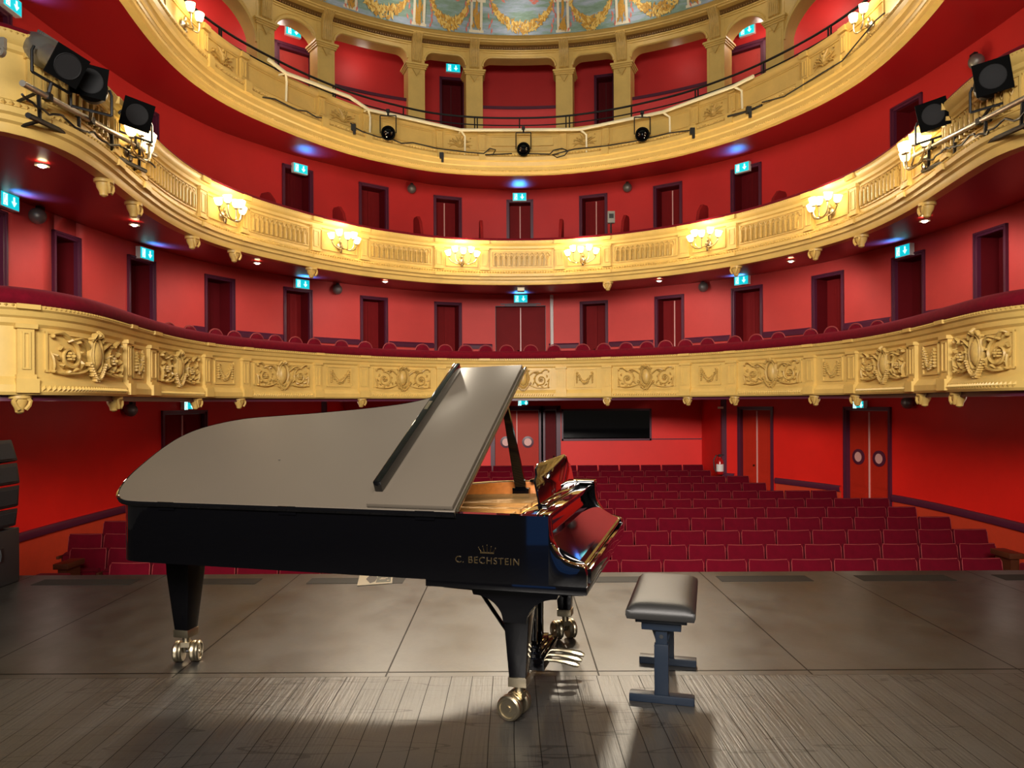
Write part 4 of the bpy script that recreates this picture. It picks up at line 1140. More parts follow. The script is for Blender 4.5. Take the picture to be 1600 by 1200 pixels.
def hung_spot(px, py, label, dx):
    q = S3(px, 7.4); v = BAL.pt(q, .30, 0); v.z = EYE + ray(px, py)[1] * v.y
    tgt = Vector((-.2 + dx, 4.0, .6)); A = axis_matrix(v, tgt + Vector((0, 0, 2.6)))
    r_ = empty('stage_spotlight', v, label, 'spotlight', group='spotlights hung on the top balcony'); of = tuple(v)
    ap = lambda m: m.map(lambda p: A @ p)
    obj('lamp_housing', ap(MB().lathe([(.05, -.30), (.14, -.28), (.15, -.05), (.12, 0), (.135, .02), (.135, .14), (.118, .14), (.112, .09), (.001, .09)], 18, RX)), 'flag', r_, of)
    obj('lens', ap(MB().lathe([(.115, .10), (.08, .13), (.001, .145)], 18, RX)), 'lens', r_, of)
    m = MB()
    for s in (-1, 1): m.tube([v + Vector((s * .165, 0, 0)), v + Vector((s * .165, 0, .36))], .012, 6)
    m.tube([v + Vector((-.165, 0, .36)), v + Vector((.165, 0, .36))], .012, 6); obj('yoke', m, 'iron', r_, of)
    obj('clamp', MB().tube([v + Vector((0, 0, .36)), v + Vector((0, 0, .46))], .02, 6).box(v + Vector((0, .0, .46)), (.07, .07, .06)), 'iron', r_, of)
    lamp('SPOT', 'spotlight_beam', v + (tgt - v).normalized() * .3, 1500, (1, .86, .66), .32, tgt, spot=27)
for px, py, lab, dx in ((596, 208, 'black spotlight with a round lens hung on the top balcony, left of centre', -.6), (818, 233, 'black spotlight with a round lens hung on the top balcony, at the centre', 0), (1012, 210, 'black spotlight with a round lens hung on the top balcony, right of centre', .6)):
    hung_spot(px, py, lab, dx)
# cables along the top balcony
def swag(pxs, label, o=.16, r=.014):
    pts = [Vector((*BAL.pt(S3(a, 7.3), o, 0).xy, EYE + ray(a, b_)[1] * BAL.pt(S3(a, 7.3), o, 0).y)) for a, b_ in pxs]
    return obj('cable', MB().tube(pts, r, 5), 'iron', label=label, cat='cable', group='cables on the top balcony')
swag([(400, 152), (420, 155), (440, 165), (456, 172), (470, 174), (485, 183), (494, 184)], 'thin black cable with plugs, left of the hanging spotlights')
swag([(540, 192), (548, 200), (560, 206), (585, 214), (606, 217), (622, 224), (640, 223), (680, 232), (730, 238), (755, 240), (765, 232), (774, 234), (770, 241), (757, 242), (800, 240)], 'black looped cable between two hanging spotlights left of centre')
swag([(822, 240), (860, 241), (866, 235), (880, 232), (890, 236), (884, 243), (872, 246), (864, 242), (900, 233), (950, 228), (1000, 220), (1050, 208), (1090, 203)], 'black looped cable between two hanging spotlights right of centre')
swag([(1145, 182), (1165, 177), (1180, 173), (1200, 164)], 'short black cable near the right end of the cream bar', r=.022)
swag([(1200, 160), (1235, 151), (1290, 118), (1330, 95), (1350, 72), (1385, 32), (1400, 20)], 'thin black cable rising past the upper right sconce', r=.012)
for px, py, nm in ((543, 199, 'left of the hanging spotlights'), (686, 243, 'between the left and centre spotlights'), (1090, 205, 'right of the hanging spotlights'), (1181, 172, 'at the right end of the cream bar')):
    v = BAL.pt(S3(px, 7.3), .2, 0); v.z = EYE + ray(px, py)[1] * v.y
    m = MB().box(v, (.09, .08, .12)).box(v + Vector((.02, -.02, -.10)), (.05, .05, .10))
    obj('empty_clamp', m, 'iron', label='small black clamp on the top balcony cornice ' + nm, cat='clamp', group='small clamps on the top balcony')
v = BAL.pt(S3(816, 7.3), .02, 7.42)
m = MB(); arc_box(BAL, m, S3(768, 7.4), S3(865, 7.4), .01, .05, 7.29, 7.46); obj('sign_board', m, 'gilt', label='long blank ochre board on the top balcony behind the centre spotlight', cat='board')

# ------------------------------------------------------------------ grand piano (u from the keyboard to the tail, v from the spine, z up)
PA = 0.2589; W_ = 1.546; ZR = 1.02
piano = empty('grand_piano', (0.349, 3.365, 0), 'black concert grand with propped lid and folded front flap on the stage', 'piano', rz=-PA)
U = lambda u, v, z: Vector((-u, v, z))


def smooth_closed(pts, n=14):
    """Catmull-Rom through an open list of 2-D points"""
    out = []
    P = [Vector(p) for p in pts]
    for i in range(len(P) - 1):
        a, b_, c, d = P[max(i - 1, 0)], P[i], P[i + 1], P[min(i + 2, len(P) - 1)]
        for k in range(n):
            t = k / n; out.append(.5 * ((2 * b_) + (c - a) * t + (2 * a - 5 * b_ + 4 * c - d) * t * t + (3 * b_ - a - 3 * c + d) * t ** 3))
    out.append(P[-1]); return out


tail = [(2.40, 0.0), (2.52, .012), (2.60, .06), (2.65, .16), (2.675, .30), (2.67, .48), (2.62, .66), (2.53, .775), (2.35, .865), (2.1, .915), (1.846, .95), (1.5, 1.02), (1.25, 1.10), (1.05, 1.25), (.90, 1.42), (.74, 1.52), (.62, W_)]
curve_ = smooth_closed(tail, 6)


def offset_in(poly, d):
    n = len(poly); out = []
    for i in range(n):
        a, b_ = poly[(i - 1) % n], poly[(i + 1) % n]; t = (b_ - a); t = t / max(t.length, 1e-6)
        out.append(poly[i] + Vector((-t.y, t.x)) * d)
    return out


outline = [Vector((.19, 0)), Vector((.8, 0)), Vector((1.6, 0))] + curve_ + [Vector((.19, W_))]
# rim: thick-walled shell, open on top
def rim_rows(pl, zs): return [[U(p.x, p.y, z) for p in pl] for z in zs]
core = outline
inn = [Vector((max(p.x, .19), p.y)) for p in offset_in(core, .055)]
inn[0] = Vector((.19, .055)); inn[-1] = Vector((.19, W_ - .055))
m = MB()
n = len(core); vs_ = [U(p.x, p.y, .695) for p in core] + [U(p.x, p.y, ZR - .01) for p in core] + [U(p.x * .9985, p.y, ZR) for p in core] + [U(p.x, p.y, ZR) for p in inn] + [U(p.x, p.y, .80) for p in inn]
fs_ = []
for r in range(4):
    for i in range(n - 1): fs_.append((r * n + i, r * n + i + 1, (r + 1) * n + i + 1, (r + 1) * n + i))
fs_.append(tuple(range(n)))
for i in (0, n - 1): fs_.append((i, n + i, 2 * n + i, 3 * n + i, 4 * n + i))
m.add(vs_, fs_)
obj('rim_case', m, 'black', piano, angle=40)
# amber inner rim, iron plate, soundboard
inn2 = offset_in(inn, .012); inn2[0] = Vector((.25, .067)); inn2[-1] = Vector((.25, W_ - .067))
m = MB().grid([[U(p.x, p.y, ZR - .004) for p in inn], [U(p.x, p.y, ZR - .004) for p in inn2], [U(p.x, p.y, .86) for p in inn2]])
obj('inner_rim', m, 'wood', piano)
m = MB(); m.add([U(p.x, p.y, .875) for p in inn2], [tuple(range(len(inn2)))])
obj('soundboard', m, 'wood', piano)
m = MB()
pl = [p for p in offset_in(inn2, .05)]
m.prism([(.34, .12), (.34, W_ - .12), (.62, W_ - .14), (.95, 1.25), (1.0, .5), (1.0, .12)], lambda p, k: U(p[0], p[1], .90 + .025 * k))
for v in (.16, .45, .75, 1.02): m.prism([(.4, v - .03), (.4, v + .03), (2.1 - v * .9, v * .75 + .10), (2.1 - v * .9, v * .75 + .06)], lambda p, k: U(p[0], p[1], .915 + .03 * k))
for k in range(5): m.box(U(.50, .2 + .28 * k, .935), (.012, .2, .03))
obj('iron_plate', m, 'plate', piano)
m = MB().box2(U(.33, .09, .88), U(.42, W_ - .09, .965)); obj('pin_block', m, 'plate', piano)
m = MB()
for k in range(60): m.tube([U(.45, .13 + k * .021, .955), U(1.0 if k > 30 else 1.8, .10 + k * .0185, .955)], .0012, 3, False)
obj('strings', m, 'brassd', piano)
# key bed, cheeks, fall-board, key slip, music shelf
m = MB()
m.box2(U(.012, .0, .662), U(.80, W_, .70)); obj('key_bed', m, 'black', piano, bevel=.004)
prof = [(.19, 1.016), (.188, .97), (.184, .925), (.174, .888), (.148, .846), (.115, .818), (.075, .803), (.035, .794), (.020, .786), (.014, .765), (.014, .70), (.19, .70)]
pr = smooth_closed(prof[:9], 4) + [Vector(p) for p in prof[9:]]
for nm, v0, v1 in (('near', -.0005, .085), ('far', W_ - .085, W_ + .0005)):
    m = MB().prism([(p[0], p[1]) for p in pr], lambda p, k: U(p[0], v0 if k == 0 else v1, p[1])); obj('cheek', m, 'black', piano, bevel=.004, angle=30)
fb = [(.255, 1.0), (.245, .985), (.236, .93), (.228, .905), (.206, .888), (.058, .806), (.036, .797), (.026, .786), (.026, .772), (.06, .772), (.25, .86)]
m = MB().prism(fb, lambda p, k: U(p[0], .088 + k * (W_ - .176), p[1])); obj('fallboard', m, 'black', piano, bevel=.003, angle=25, smooth=False)
m = MB().box2(U(.004, .086, .70), U(.045, W_ - .086, .768)); obj('key_slip', m, 'black', piano, bevel=.005)
m = MB().box2(U(.20, .06, ZR - .03), U(.34, W_ - .06, ZR - .002)); obj('music_shelf', m, 'black', piano, bevel=.004)
m = MB().box2(U(.19, W_ - .12, ZR - .002), U(.62, W_ + .008, ZR + .018)); obj('treble_ledge', m, 'black', piano, bevel=.006)
m = MB().prism([(-.50, 0), (.50, 0), (.50, .14), (.44, .165), (.43, .20), (.36, .225), (-.36, .225), (-.43, .20), (-.44, .165), (-.50, .14)],
               lambda p, k: U(.305 + p[1] * .18 - .012 * k, .80 + p[0], ZR + .005 + p[1] * .90)); obj('music_desk', m, 'black', piano, bevel=.003)
m = MB().box2(U(.262, .30, ZR - .001), U(.31, 1.30, ZR + .014)); obj('desk_ledge', m, 'black', piano, bevel=.003)
# lid
TH = math.radians(28.0)
def LIDP(u, w, h=0.0):     # w measured in the lid from the spine, h above its top face
    return U(u, w * math.cos(TH) - h * math.sin(TH) - .004, ZR + .012 + w * math.sin(TH) + h * math.cos(TH))
lid_curve = smooth_closed([(2.45, -.012), (2.56, .0), (2.64, .06), (2.69, .18), (2.708, .33), (2.70, .55), (2.655, .70), (2.55, .81), (2.357, .90), (2.1, .945), (1.846, .982), (1.5, 1.05), (1.25, 1.13), (1.05, 1.28), (.90, 1.45), (.74, 1.56), (.645, 1.59)], 6)
lo = [Vector((.645, -.012)), Vector((1.3, -.012)), Vector((2.0, -.012))] + lid_curve
li = offset_in(lo, .006); li[0] = Vector((.645, -.004)); li[-1] = Vector((.645, 1.584))
n = len(lo); vs_ = []
for pl_, h in ((lo, -.030), (lo, -.006), (li, 0.0)): vs_ += [LIDP(p.x, p.y, h) for p in pl_]
fs_ = [tuple(range(n))[::-1], tuple(range(2 * n, 3 * n))]
for r in range(2):
    for i in range(n): fs_.append((r * n + i, r * n + (i + 1) % n, (r + 1) * n + (i + 1) % n, (r + 1) * n + i))
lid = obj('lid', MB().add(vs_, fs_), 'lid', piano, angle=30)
m = MB(); m.tube([LIDP(p.x, p.y, -.014) for p in lo], .0145, 6); obj('lid_edge', m, 'black', lid)
flap = MB()
for a, b_ in ((.655, 1.105),):
    vs_ = [LIDP(u, wv, h) for h in (.004, .027) for u, wv in ((a, .0), (b_, .0), (b_, 1.555), (a, 1.585))]
    flap.add(vs_, [(0, 3, 2, 1), (4, 5, 6, 7), (0, 1, 5, 4), (1, 2, 6, 5), (2, 3, 7, 6), (3, 0, 4, 7)])
flap_o = obj('front_flap', flap, 'lid', piano, bevel=.004)
m = MB(); vs_ = [LIDP(u, wv, h) for h in (.027, .088) for u, wv in ((1.055, .10), (1.098, .10), (1.098, 1.50), (1.055, 1.50))]
m.add(vs_, [(0, 3, 2, 1), (4, 5, 6, 7), (0, 1, 5, 4), (1, 2, 6, 5), (2, 3, 7, 6), (3, 0, 4, 7)])
obj('flap_lip', m, 'black', flap_o, bevel=.006)
m = MB(); vs_ = [LIDP(u, wv, h) for h in (.0882, .0905) for u, wv in ((1.066, .86), (1.088, .86), (1.088, .96), (1.066, .96))]
m.add(vs_, [(0, 3, 2, 1), (4, 5, 6, 7), (0, 1, 5, 4), (1, 2, 6, 5), (2, 3, 7, 6), (3, 0, 4, 7)]); obj('lock_plate', m, 'brass', flap_o)
m = MB().tube([LIDP(.634, .0, .004), LIDP(.634, 1.58, .004)], .0105, 8); obj('flap_hinge', m, 'brass', piano)
for u in (.80, 1.55, 2.28):
    m = MB().tube([U(u - .05, -.010, ZR + .0), U(u + .05, -.010, ZR + .0)], .008, 8).box(U(u, -.004, ZR - .022), (.10, .006, .03)); obj('lid_hinge', m, 'blackleg', piano)
# prop
pb, pt_ = U(.66, 1.36, .97), LIDP(.70, 1.215, -.032)
m = MB(); dv = (pt_ - pb).normalized(); sd = Vector((1, 0, 0)); nn = dv.cross(sd).normalized()
for t0, t1, w0, w1 in ((0, 1, .034, .017),):
    rows = [[pb.lerp(pt_, t) + sd * sx * w_ + nn * sy * .011 for sx, sy in ((-1, -1), (1, -1), (1, 1), (-1, 1))] for t, w_ in ((0, .034), (.1, .036), (.5, .028), (1, .017))]
    m.grid(rows, True, True)
obj('lid_prop', m, 'blackleg', piano)
m = MB().box(pb + Vector((0, 0, -.03)), (.11, .06, .10)); obj('prop_socket', m, 'blackleg', piano, bevel=.005)


def piano_leg(u, v, z_top, top_w, bot_w, zb, corbel_=False, wheel_rot=.5):
    m = MB(); rows = []
    for z, w_ in ((zb, bot_w), (zb + .01, bot_w + .004), (z_top - .16, top_w), (z_top, top_w * (1.0 if corbel_ else 1.08))):
        rows.append([U(u + sx * w_ / 2, v + sy * w_ / 2, z) for sx, sy in ((-1, -1), (1, -1), (1, 1), (-1, 1))])
    m.grid(rows, True, True)
    leg = obj('leg', m, 'blackleg', piano, bevel=.004)
    if corbel_:
        poly = [(-.30, .665), (-.30, .640)] + [(-.065 - .215 * (math.cos(t)), .47 + .165 * (math.sin(t))) for t in np.linspace(PI * .46, 0, 8)][::-1][0:0]
        lft = [(.065 + .155 * (1 - math.sin(t)), .49 + .135 * (1 - math.cos(t))) for t in np.linspace(PI / 2, 0, 9)]   # arc flank
        lft = [(.058 + .15 * (1 - math.cos(t)), .49 + .125 * math.sin(t)) for t in np.linspace(0, PI / 2, 9)]
        side = lft + [(.215, .635), (.36, .640), (.36, .665)]
        poly = [(x, z) for x, z in side] + [(-x, z) for x, z in side[::-1] if True]
        poly = [(x if x > 0 else max(x, -.335), z) for x, z in poly]
        m = MB().prism([(u + x, z) for x, z in poly], lambda p, k: U(p[0], v - .085 + .17 * k, p[1])); obj('leg_bracket', m, 'blackleg', leg)
    m = MB().box(U(u, v, zb - .018), (bot_w + .012, bot_w + .012, .045)); obj('ferrule', m, 'brass', leg, bevel=.003)
    m = MB().lathe([(.022, 0), (.022, .06)], 12, None, U(u, v, zb - .085))
    c = U(u, v, .063); a = wheel_rot; ax = Vector((math.cos(a), math.sin(a), 0)); tr = Vector((-math.sin(a), math.cos(a), 0)) * .028
    m.box(U(u, v, zb - .09), (.05, .05, .03), Matrix.Rotation(a, 3, 'Z'))
    for s in (-1, 1): m.tube([U(u, v, zb - .08) + ax * s * .016, c + tr + ax * s * .016], .012, 6)
    obj('fork', m, 'brass', leg)
    R = Matrix.Rotation(a, 3, 'Z') @ Matrix.Rotation(PI / 2, 3, 'Y')
    for s in (-1, 1):
        m = MB(); x0 = .022 * s; x1 = .074 * s
        m.lathe([(.001, x0), (.055, x0), (.062, x0 + .008 * s), (.062, x0 + .022 * s), (.059, x0 + .026 * s), (.062, x0 + .030 * s), (.062, x1 - .008 * s), (.055, x1), (.045, x1), (.042, x1 - .006 * s), (.016, x1 - .006 * s), (.014, x1), (.001, x1)], 22, R, c + tr)
        obj('caster_wheel', m, 'brass', leg)
    m = MB().lathe([(.010, -.03), (.010, .03)], 8, R, c + tr); obj('axle', m, 'iron', leg)
piano_leg(.375, .165, .665, .125, .080, .205, True, wheel_rot=1.36)
piano_leg(.375, W_ - .165, .665, .125, .080, .205, False, wheel_rot=.62)
piano_leg(2.50, .42, .70, .150, .088, .205, False, wheel_rot=.36)
# lyre
m = MB()
for s in (-1, 1): m.box(U(.43, .77 + s * .075, .405), (.05, .045, .50))
obj('lyre_post', m, 'blackleg', piano, bevel=.006)
m = MB().box2(U(.34, .57, .085), U(.50, .97, .155)).box2(U(.36, .60, .155), U(.48, .94, .175)).box2(U(.38, .64, .175), U(.47, .90, .195)); obj('pedal_box', m, 'blackleg', piano, bevel=.006)
for s in (-1, 1): obj('lyre_brace', MB().tube([U(.49, .77 + s * .12, .16), U(.86, .77 + s * .16, .69)], .012, 8), 'blackleg', piano)
for k in (-1, 0, 1):
    v = .77 + k * .085
    m = MB().tube([U(.36, v, .110), U(.30, v, .112), U(.24, v, .108), U(.19, v, .100), U(.165, v, .094)], [.010, .011, .015, .019, .010], 8); obj('pedal', m, 'brass', piano)
# maker's lettering and crown on the spine side
def text_mesh(body, size, loc, name, m_, parent, extr=.001):
    cu = bpy.data.curves.new(name, 'FONT'); cu.body = body; cu.size = size; cu.extrude = extr; cu.align_x = 'CENTER'; cu.space_character = 1.15
    o = bpy.data.objects.new(name, cu); C.objects.link(o); o.parent = parent; o.location = loc; o.rotation_euler = (PI / 2, 0, 0)
    dg = bpy.context.evaluated_depsgraph_get(); me = bpy.data.meshes.new_from_object(o.evaluated_get(dg)); bpy.data.objects.remove(o)
    o = bpy.data.objects.new(name, me); C.objects.link(o); o.parent = parent; o.location = loc; o.rotation_euler = (PI / 2, 0, 0)
    me.materials.clear(); me.materials.append(M[m_]); return o
text_mesh('C. BECHSTEIN', .045, (-.487, -.0015, .786), 'maker_lettering', 'brassd', piano)
m = MB()
for k in range(5):
    x = -.030 + .015 * k; m.tube([(-.487 + x, -.001, .842), (-.487 + x * 1.35, -.001, .858 + .006 * (2 - abs(k - 2)))], [.0025, .001], 4); m.ell((-.487 + x * 1.4, -.001, .862 + .006 * (2 - abs(k - 2))), (.003, .002, .003), nu=6, nv=4)
m.box((-.487, -.001, .838), (.068, .003, .006)); obj('crown_emblem', m, 'brassd', piano)
obj('lock_dot', MB().lathe([(.001, 0), (.006, 0), (.006, .002), (.001, .002)], 8, None, LIDP(1.83, .42, .001)), 'iron', lid)

# ------------------------------------------------------------------ bench
bx = Vector((.84, 4.08, 0)); BA = -0.262
bench = empty('piano_bench', bx, 'black leather piano bench with padded seat on two steel trestle legs', 'bench', rz=BA)
m = MB(); rows = []
nx, ny = 14, 22
def cushion(z0, z1):
    hx, hy = .172, .385; rows = []
    for j in range(ny + 1):
        row = []
        for i in range(nx + 1):
            x, y = -1 + 2 * i / nx, -1 + 2 * j / ny
            k = (1 - abs(x) ** 6) * (1 - abs(y) ** 10)
            row.append(Vector((x * hx, y * hy, z1 - .035 * (1 - k ** .5) + .012 * (1 - x * x) * (1 - y * y))))
        rows.append(row)
    mm = MB().grid(rows)
    per = [(i, 0) for i in range(nx)] + [(nx, j) for j in range(ny)] + [(nx - i, ny) for i in range(nx)] + [(0, ny - j) for j in range(ny)]
    ring = [rows[j][i] for i, j in per]; r2 = [Vector((p.x * 1.012, p.y * 1.006, z0 + .022)) for p in ring]; r3 = [Vector((p.x * .97, p.y * .985, z0)) for p in ring]
    mm.grid([ring, r2, r3], True); mm.add(r3, [tuple(range(len(r3)))])
    return mm
obj('seat_cushion', cushion(.445, .525), 'leather', bench, angle=60)
obj('seat_frame', MB().box2((-.13, -.33, .415), (.13, .33, .447)), 'navy', bench, bevel=.004)
for s in (-1, 1):
    y = s * .285
    lg = obj('leg', MB().box2((-.036, y - .022, .03), (.036, y + .022, .30)).box2((-.030, y - .012, .28), (.030, y + .012, .42)).box2((-.10, y - .03, .375), (.10, y + .03, .418)), 'navy', bench, bevel=.003)
    obj('leg_foot', MB().box2((-.165, y - .032, 0.0), (.165, y + .032, .042)), 'navy', lg, bevel=.006)
    obj('leg_gusset', MB().prism([(-.055, .375), (.055, .375), (.012, .25), (-.012, .25)], lambda p, k: Vector((p[0], y - .026 * s + (.006 * k), p[1]))), 'navy', lg)
obj('crank_rod', MB().tube([(0, -.30, .34), (0, .30, .34)], .011, 8).tube([(-.01, -.30, .40), (.02, 0, .28), (-.01, .30, .40)], .006, 6), 'iron', bench)

# ------------------------------------------------------------------ leaflet, hatches
lf = empty('leaflet', (-1.22, 6.55, 0), 'printed leaflet with a brown picture lying near the stage edge', 'leaflet')
q = [at_z(558, 915, .004), at_z(613, 911, .004), at_z(614, 893.5, .004), at_z(563, 894.5, .004)]
def bil(a, b_): return q[0].lerp(q[1], a).lerp(q[3].lerp(q[2], a), b_)
lo_ = (-1.22, 6.55, 0)
m = MB().add([bil(0, 0), bil(1, 0), bil(1, 1), bil(0, 1)] + [bil(a, b_) - Vector((0, 0, .003)) for a, b_ in ((0, 0), (1, 0), (1, 1), (0, 1))], [(0, 1, 2, 3), (0, 4, 5, 1), (1, 5, 6, 2), (2, 6, 7, 3), (3, 7, 4, 0)])
sheet = obj('sheet', m, 'paper', lf, lo_)
up = Vector((0, 0, .0012))
m = MB().add([bil(*p) + up for p in ((.22, .45), (.30, .70), (.48, .85), (.55, .5), (.5, .22), (.36, .10))], [tuple(range(6))]); m.add([bil(*p) + up for p in ((.16, .80), (.95, .86), (.95, .93), (.16, .89))], [(0, 1, 2, 3)]); obj('brown_picture', m, 'ink', sheet, lo_)
m = MB().add([bil(*p) + up for p in ((.52, .12), (.95, .12), (.95, .84), (.58, .84))], [(0, 1, 2, 3)]); obj('printed_block', m, 'ink2', sheet, lo_)
m = MB()
for k, (b0, a0, a1) in enumerate(((.35, .62, .80), (.43, .66, .86), (.55, .70, .84), (.63, .74, .88), (.22, .84, .92))): m.add([bil(a0, b0) + up * 2, bil(a1, b0) + up * 2, bil(a1, b0 + .05) + up * 2, bil(a0, b0 + .05) + up * 2], [(0, 1, 2, 3)])
obj('white_print', m, 'paper', sheet, lo_)
for x0, x1, nm in ((-4.15, -3.30, 'beside the loudspeaker stack'), (-2.95, -2.22, 'behind the piano tail leg'), (-1.78, -.95, 'partly under the leaflet'), (.63, 1.40, 'between piano and bench'), (1.80, 2.59, 'to the right of the bench'), (3.02, 3.82, 'second from the right'), (4.24, 5.0, 'cut off at the right edge')):
    obj('floor_hatch', MB().box2((x0, 6.33, -.02), (x1, 6.53, .0025)), 'hatch', label='dark narrow hatch in the stage floor, ' + nm, cat='floor hatch', group='hatches along the stage edge', smooth=False)

# ------------------------------------------------------------------ loudspeaker stack
sub = empty('subwoofer', (-4.75, 6.2, 0), 'charcoal bass loudspeaker cabinet on the floor under the curved stack', 'loudspeaker'); so = (-4.75, 6.2, 0)
sx1 = at_y(31, 860, 6.5).x
obj('cabinet', MB().box2((sx1 - .85, 5.85, .0), (sx1, 6.5, .475)), 'spk', sub, so, bevel=.012)
obj('grille', MB().box2((sx1 - .80, 6.495, .04), (sx1 - .05, 6.515, .44)), 'spkg', sub, so)
obj('handle_recess', MB().box2((sx1 - .002, 6.20, .21), (sx1 + .004, 6.29, .33)), 'iron', sub, so); obj('handle', MB().tube([(sx1 + .004, 6.245, .22), (sx1 + .012, 6.245, .27), (sx1 + .004, 6.245, .32)], .008, 6), 'spkg', sub, so)
base = at_y(27, 826, 6.42); z = .487
tilts = [(.012, .0, .20), (.035, .0, .205), (.030, 0, .205), (-.03, 0, .215)]
xs = [at_y(22, 826, 6.42).x, at_y(26, 793, 6.42).x, at_y(28.5, 757, 6.42).x, at_y(25, 722, 6.42).x, at_y(16, 687, 6.42).x]
zs = [.487, at_y(26, 793, 6.42).z, at_y(28, 757, 6.42).z, at_y(25, 722, 6.42).z, at_y(16, 686, 6.42).z]
for k in range(4):
    z0, z1 = zs[k] + .006, zs[k + 1] - .006
    nm = ['bottom', 'second', 'third', 'topmost'][k]
    r = empty('line_array_cabinet', (xs[k] - .3, 6.2, z0), 'charcoal wedge loudspeaker cabinet, %s of the curved stack of four' % nm, 'loudspeaker', group='stacked line speakers'); of = (xs[k] - .3, 6.2, z0)
    tl = (k - 1.2) * .05
    poly = [(xs[k] - .62, z0 - .03 + tl * 0), (xs[k] - .02, z0), (xs[k] + .005, z0 + .01), (xs[k + 1], z1), (xs[k + 1] - .62, z1 - (.10 if k < 3 else .06))]
    if k == 0: poly[0] = (xs[k] - .62, z0)
    else: poly[0] = (xs[k] - .62, zs[k] - (.10) + .012)
    obj('cabinet', MB().prism(poly, lambda p, kk: Vector((p[0], 5.98 + .46 * kk, p[1]))), 'spk', r, of, bevel=.008)
    fx = [Vector((xs[k] + .004, 0, z0 + .03)), Vector((xs[k + 1] + .002, 0, z1 - .03))]
    obj('front_grille', MB().add([Vector((fx[0].x + d, y, fx[0].z)) for d in (0, .012) for y in (6.02, 6.40)] + [Vector((fx[1].x + d, y, fx[1].z)) for d in (0, .012) for y in (6.02, 6.40)], [(0, 1, 5, 4), (2, 6, 7, 3), (0, 4, 6, 2), (1, 3, 7, 5), (4, 5, 7, 6), (0, 2, 3, 1)]), 'spkg', r, of)

# ------------------------------------------------------------------ fire extinguisher
pv = at_y(1125, 741, pR.y - .12); 
ex = empty('fire_extinguisher', pv, 'red fire extinguisher with white label hung beside the stalls door', 'fire extinguisher'); of = tuple(pv)
obj('cylinder', MB().lathe([(.001, 0), (.075, .0), (.085, .02), (.085, .30), (.06, .36), (.03, .38), (.03, .41), (.001, .41)], 16, None, pv), 'redcyl', ex, of)
obj('label_sheet', MB().lathe([(.0858, .07), (.0865, .07), (.0865, .24), (.0858, .24)], 16, None, pv), 'white', ex, of)
obj('valve_handle', MB().box(pv + Vector((0, 0, .43)), (.05, .05, .05)).box(pv + Vector((.03, 0, .46)), (.13, .025, .02)), 'iron', ex, of)
obj('hose', MB().tube([pv + Vector((-.02, 0, .43)), pv + Vector((-.09, -.02, .45)), pv + Vector((-.15, -.02, .34)), pv + Vector((-.14, -.03, .14)), pv + Vector((-.10, -.05, .06))], .013, 6), 'iron', ex, of)
pv = at_y(1126, 637, pR.y - .05); obj('emergency_light', MB().box(pv, (.12, .06, .05)), 'cream', label='small pale box high on the wall above the fire extinguisher', cat='light')

# ------------------------------------------------------------------ stalls seats
def make_seat():
    r = empty('theatre_seat', (0, 0, 0), 'seat', 'seat'); 
    W2 = .245
    m = MB(); rows = []
    for z, y0, y1 in ((.40, -.02, .06), (.46, -.035, .07), (.70, .01, .105), (.86, .045, .125), (.895, .06, .12), (.90, .085, .10)):
        rows.append([Vector((x, y, z + (.012 * (1 - (x / W2) ** 2) * -1 if z > .8 else 0))) for x, y in [(-W2, y0 + .015), (-W2 * .9, y0), (-W2 * .4, y0 - .004), (W2 * .4, y0 - .004), (W2 * .9, y0), (W2, y0 + .015), (W2, y1), (-W2, y1)]])
    m.grid(rows, True, True); obj('backrest', m, 'seatv', r, angle=50)
    m = MB(); pts = [(-W2 - .002, -.01, .42), (-W2 - .002, .02, .62), (-W2 - .002, .055, .86), (-W2 + .012, .075, .897), (0, .078, .888), (W2 - .012, .075, .897), (W2 + .002, .055, .86), (W2 + .002, .02, .62), (W2 + .002, -.01, .42)]
    m.tube(pts, .0045, 4); obj('piping', m, 'piping', r)
    m = MB(); rows = []
    for y, z0, z1 in ((-.14, .33, .62), (-.16, .32, .63), (-.06, .34, .66), (-.05, .36, .65)): rows.append([Vector((x, y, z)) for x, z in ((-.22, z0), (.22, z0), (.22, z1), (-.22, z1))])
    m.grid(rows, True, True); obj('tip_up_seat', m, 'seatv', r, bevel=.01)
    m = MB().box2((-.27, -.22, .58), (-.255 + .02, .06, .62)).box2((-.268, -.10, 0), (-.25, .04, .58)).box2((-.268, -.16, 0), (-.25, .14, .03)); obj('armrest', m, 'oak', r, bevel=.004)
    return r


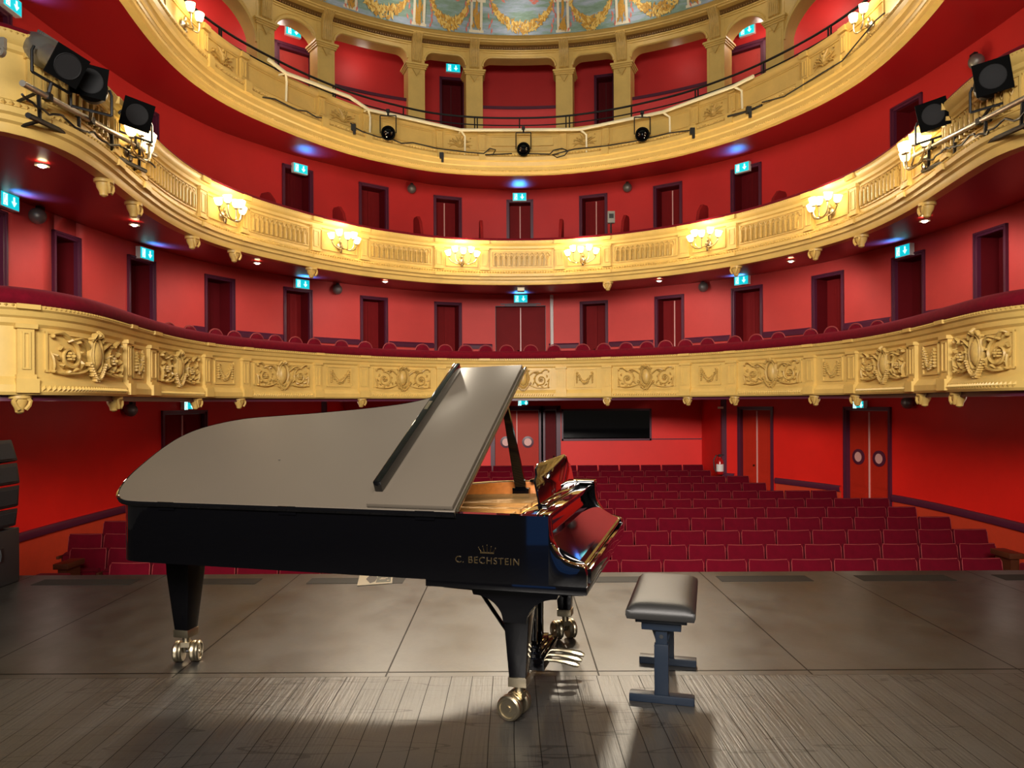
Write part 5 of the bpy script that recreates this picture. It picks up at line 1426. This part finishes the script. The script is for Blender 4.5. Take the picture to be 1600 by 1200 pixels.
seat0 = make_seat(); used = [False]
ROWN = ['front row of the stalls', 'second row of the stalls', 'third row of the stalls', 'fourth row of the stalls', 'fifth row of the stalls', 'sixth row of the stalls', 'seventh row of the stalls', 'eighth row of the stalls', 'ninth row of the stalls', 'tenth row of the stalls', 'last row of the stalls']
PIT = .53
right_px = [1571, 1561, 1547, 1489, 1435, 1392, 1310, 1199, 1172, 1112, 1100]
for r_ in range(11):
    y = 9.1 + .93 * r_; xr = (right_px[r_] - 800) / F * y; xl = .6 - xr
    if r_ == 0: xl = at_y(125, 900, y).x
    if r_ < 8:
        xl = max(xl, max(-9 if abs(WALL.pt(q, OG, 0).y - y) > .35 or WALL.pt(q, OG, 0).x > 0 else WALL.pt(q, OG, 0).x for q in np.linspace(0, WALL.L, 300)) + .06)
        xr = min(xr, min(9 if abs(WALL.pt(q, OG, 0).y - y) > .35 or WALL.pt(q, OG, 0).x < 0 else WALL.pt(q, OG, 0).x for q in np.linspace(0, WALL.L, 300)) - .02)
    n = int((xr - xl) / PIT + .3); zt = EYE - (249, 225.5, 203, 183, 167, 153, 140.5, 128, 117, 108, 99)[r_] * y / F
    for k in range(n):
        x = xr - PIT * (k + .5)
        if k < (n + 1) // 2: lab = 'wine velvet seat, %s from the right end of the %s' % (ORD[k], ROWN[r_])
        else: lab = 'wine velvet seat, %s from the left end of the %s' % (ORD[n - 1 - k], ROWN[r_])
        loc = (x, y, zt - .90)
        if not used[0]:
            seat0.location = loc; seat0['label'] = lab; seat0['group'] = 'wine velvet seats in the ' + ROWN[r_]; used[0] = True
        else: dup(seat0, loc, label=lab, group='wine velvet seats in the ' + ROWN[r_])
# side ledges and fold-down seats at the front row ends
for px, s in ((1563, 1), (96, -1)):
    v = at_y(px, 861 if s > 0 else 877, 9.5); x = v.x
    nm = 'beyond the right end of the front row' if s > 0 else 'beyond the left end of the front row'
    r = empty('side_seat', (x, 9.5, floor_z(9.5)), 'low velvet side seat with wooden ledge, ' + nm, 'seat', group='side seats by the front rows'); of = (x, 9.5, floor_z(9.5)); z0 = floor_z(9.5)
    obj('wooden_ledge', MB().box2((x - .0, 9.32, v.z - .07), (x + .19, 9.70, v.z)), 'oak', r, of, bevel=.006)
    obj('ledge_panel', MB().box2((x + .04, 9.36, z0), (x + .15, 9.66, v.z - .07)), 'oak', r, of)
    obj('velvet_pad', MB().box2((x + (.10 if s > 0 else -.15), 8.92, v.z - .24), (x + (.50 if s > 0 else .25), 9.30, v.z - .10)), 'velvet', r, of, bevel=.03)
    obj('pad_base', MB().box2((x + (.14 if s > 0 else -.10), 8.96, floor_z(9.0)), (x + (.45 if s > 0 else .2), 9.26, v.z - .24)), 'oak', r, of)

# ------------------------------------------------------------------ round-backed chairs of the lowest balcony
def make_chair():
    r = empty('balcony_chair', (0, 0, 0), 'chair', 'chair')
    pts = [(-.20, .40), (-.215, .62), (-.19, .78), (-.12, .87), (0, .90), (.12, .87), (.19, .78), (.215, .62), (.20, .40)]
    sm = smooth_closed(pts, 4)
    obj('backrest', MB().prism([(p.x * .93, .40 + (p.y - .40) * .96) for p in sm], lambda p, k: Vector((p[0], .16 + .05 * k, p[1]))), 'velvet', r, bevel=.008)
    obj('back_trim', MB().tube([(p.x, .185, p.y) for p in sm], .013, 6), 'piping', r)
    obj('seat', MB().box2((-.21, -.22, .40), (.21, .20, .47)), 'velvet', r, bevel=.02)
    for sx in (-1, 1):
        for sy in (-1, 1): obj('leg', MB().tube([(sx * .18, sy * .17, .40), (sx * .19, sy * .19, 0)], [.02, .013], 6), 'oak', r)
    return r


ch0 = make_chair(); ch0.scale = (.86, .9, 1); first = True
ch_px = [332, 357, 390, 415, 447, 474, 502, 529, 566, 597, 634, 678, 707, 735, 763, 793, 829, 861, 899, 930, 961, 991, 1019, 1047, 1076, 1115, 1145, 1175, 1220, 1249, 1281, 1309]
half = 15
for k, px in enumerate(ch_px):
    q = BAL.s_of_px(px, 2.8); v = BAL.pt(q, -.62, 2.0); x, y, tx, ty = BAL.at(q); rz = math.atan2(ty, tx)
    lab = 'round-backed crimson chair behind the velvet rail, ' + ((ORD[half - k] + ' to the left of centre') if k <= half else (ORD[k - half - 1] + ' to the right of centre'))
    if first: ch0.location = v; ch0.rotation_euler = (0, 0, rz); ch0['label'] = lab; ch0['group'] = 'round-backed chairs of the lowest balcony'; first = False
    else: dup(ch0, v, rz, lab, 'round-backed chairs of the lowest balcony')
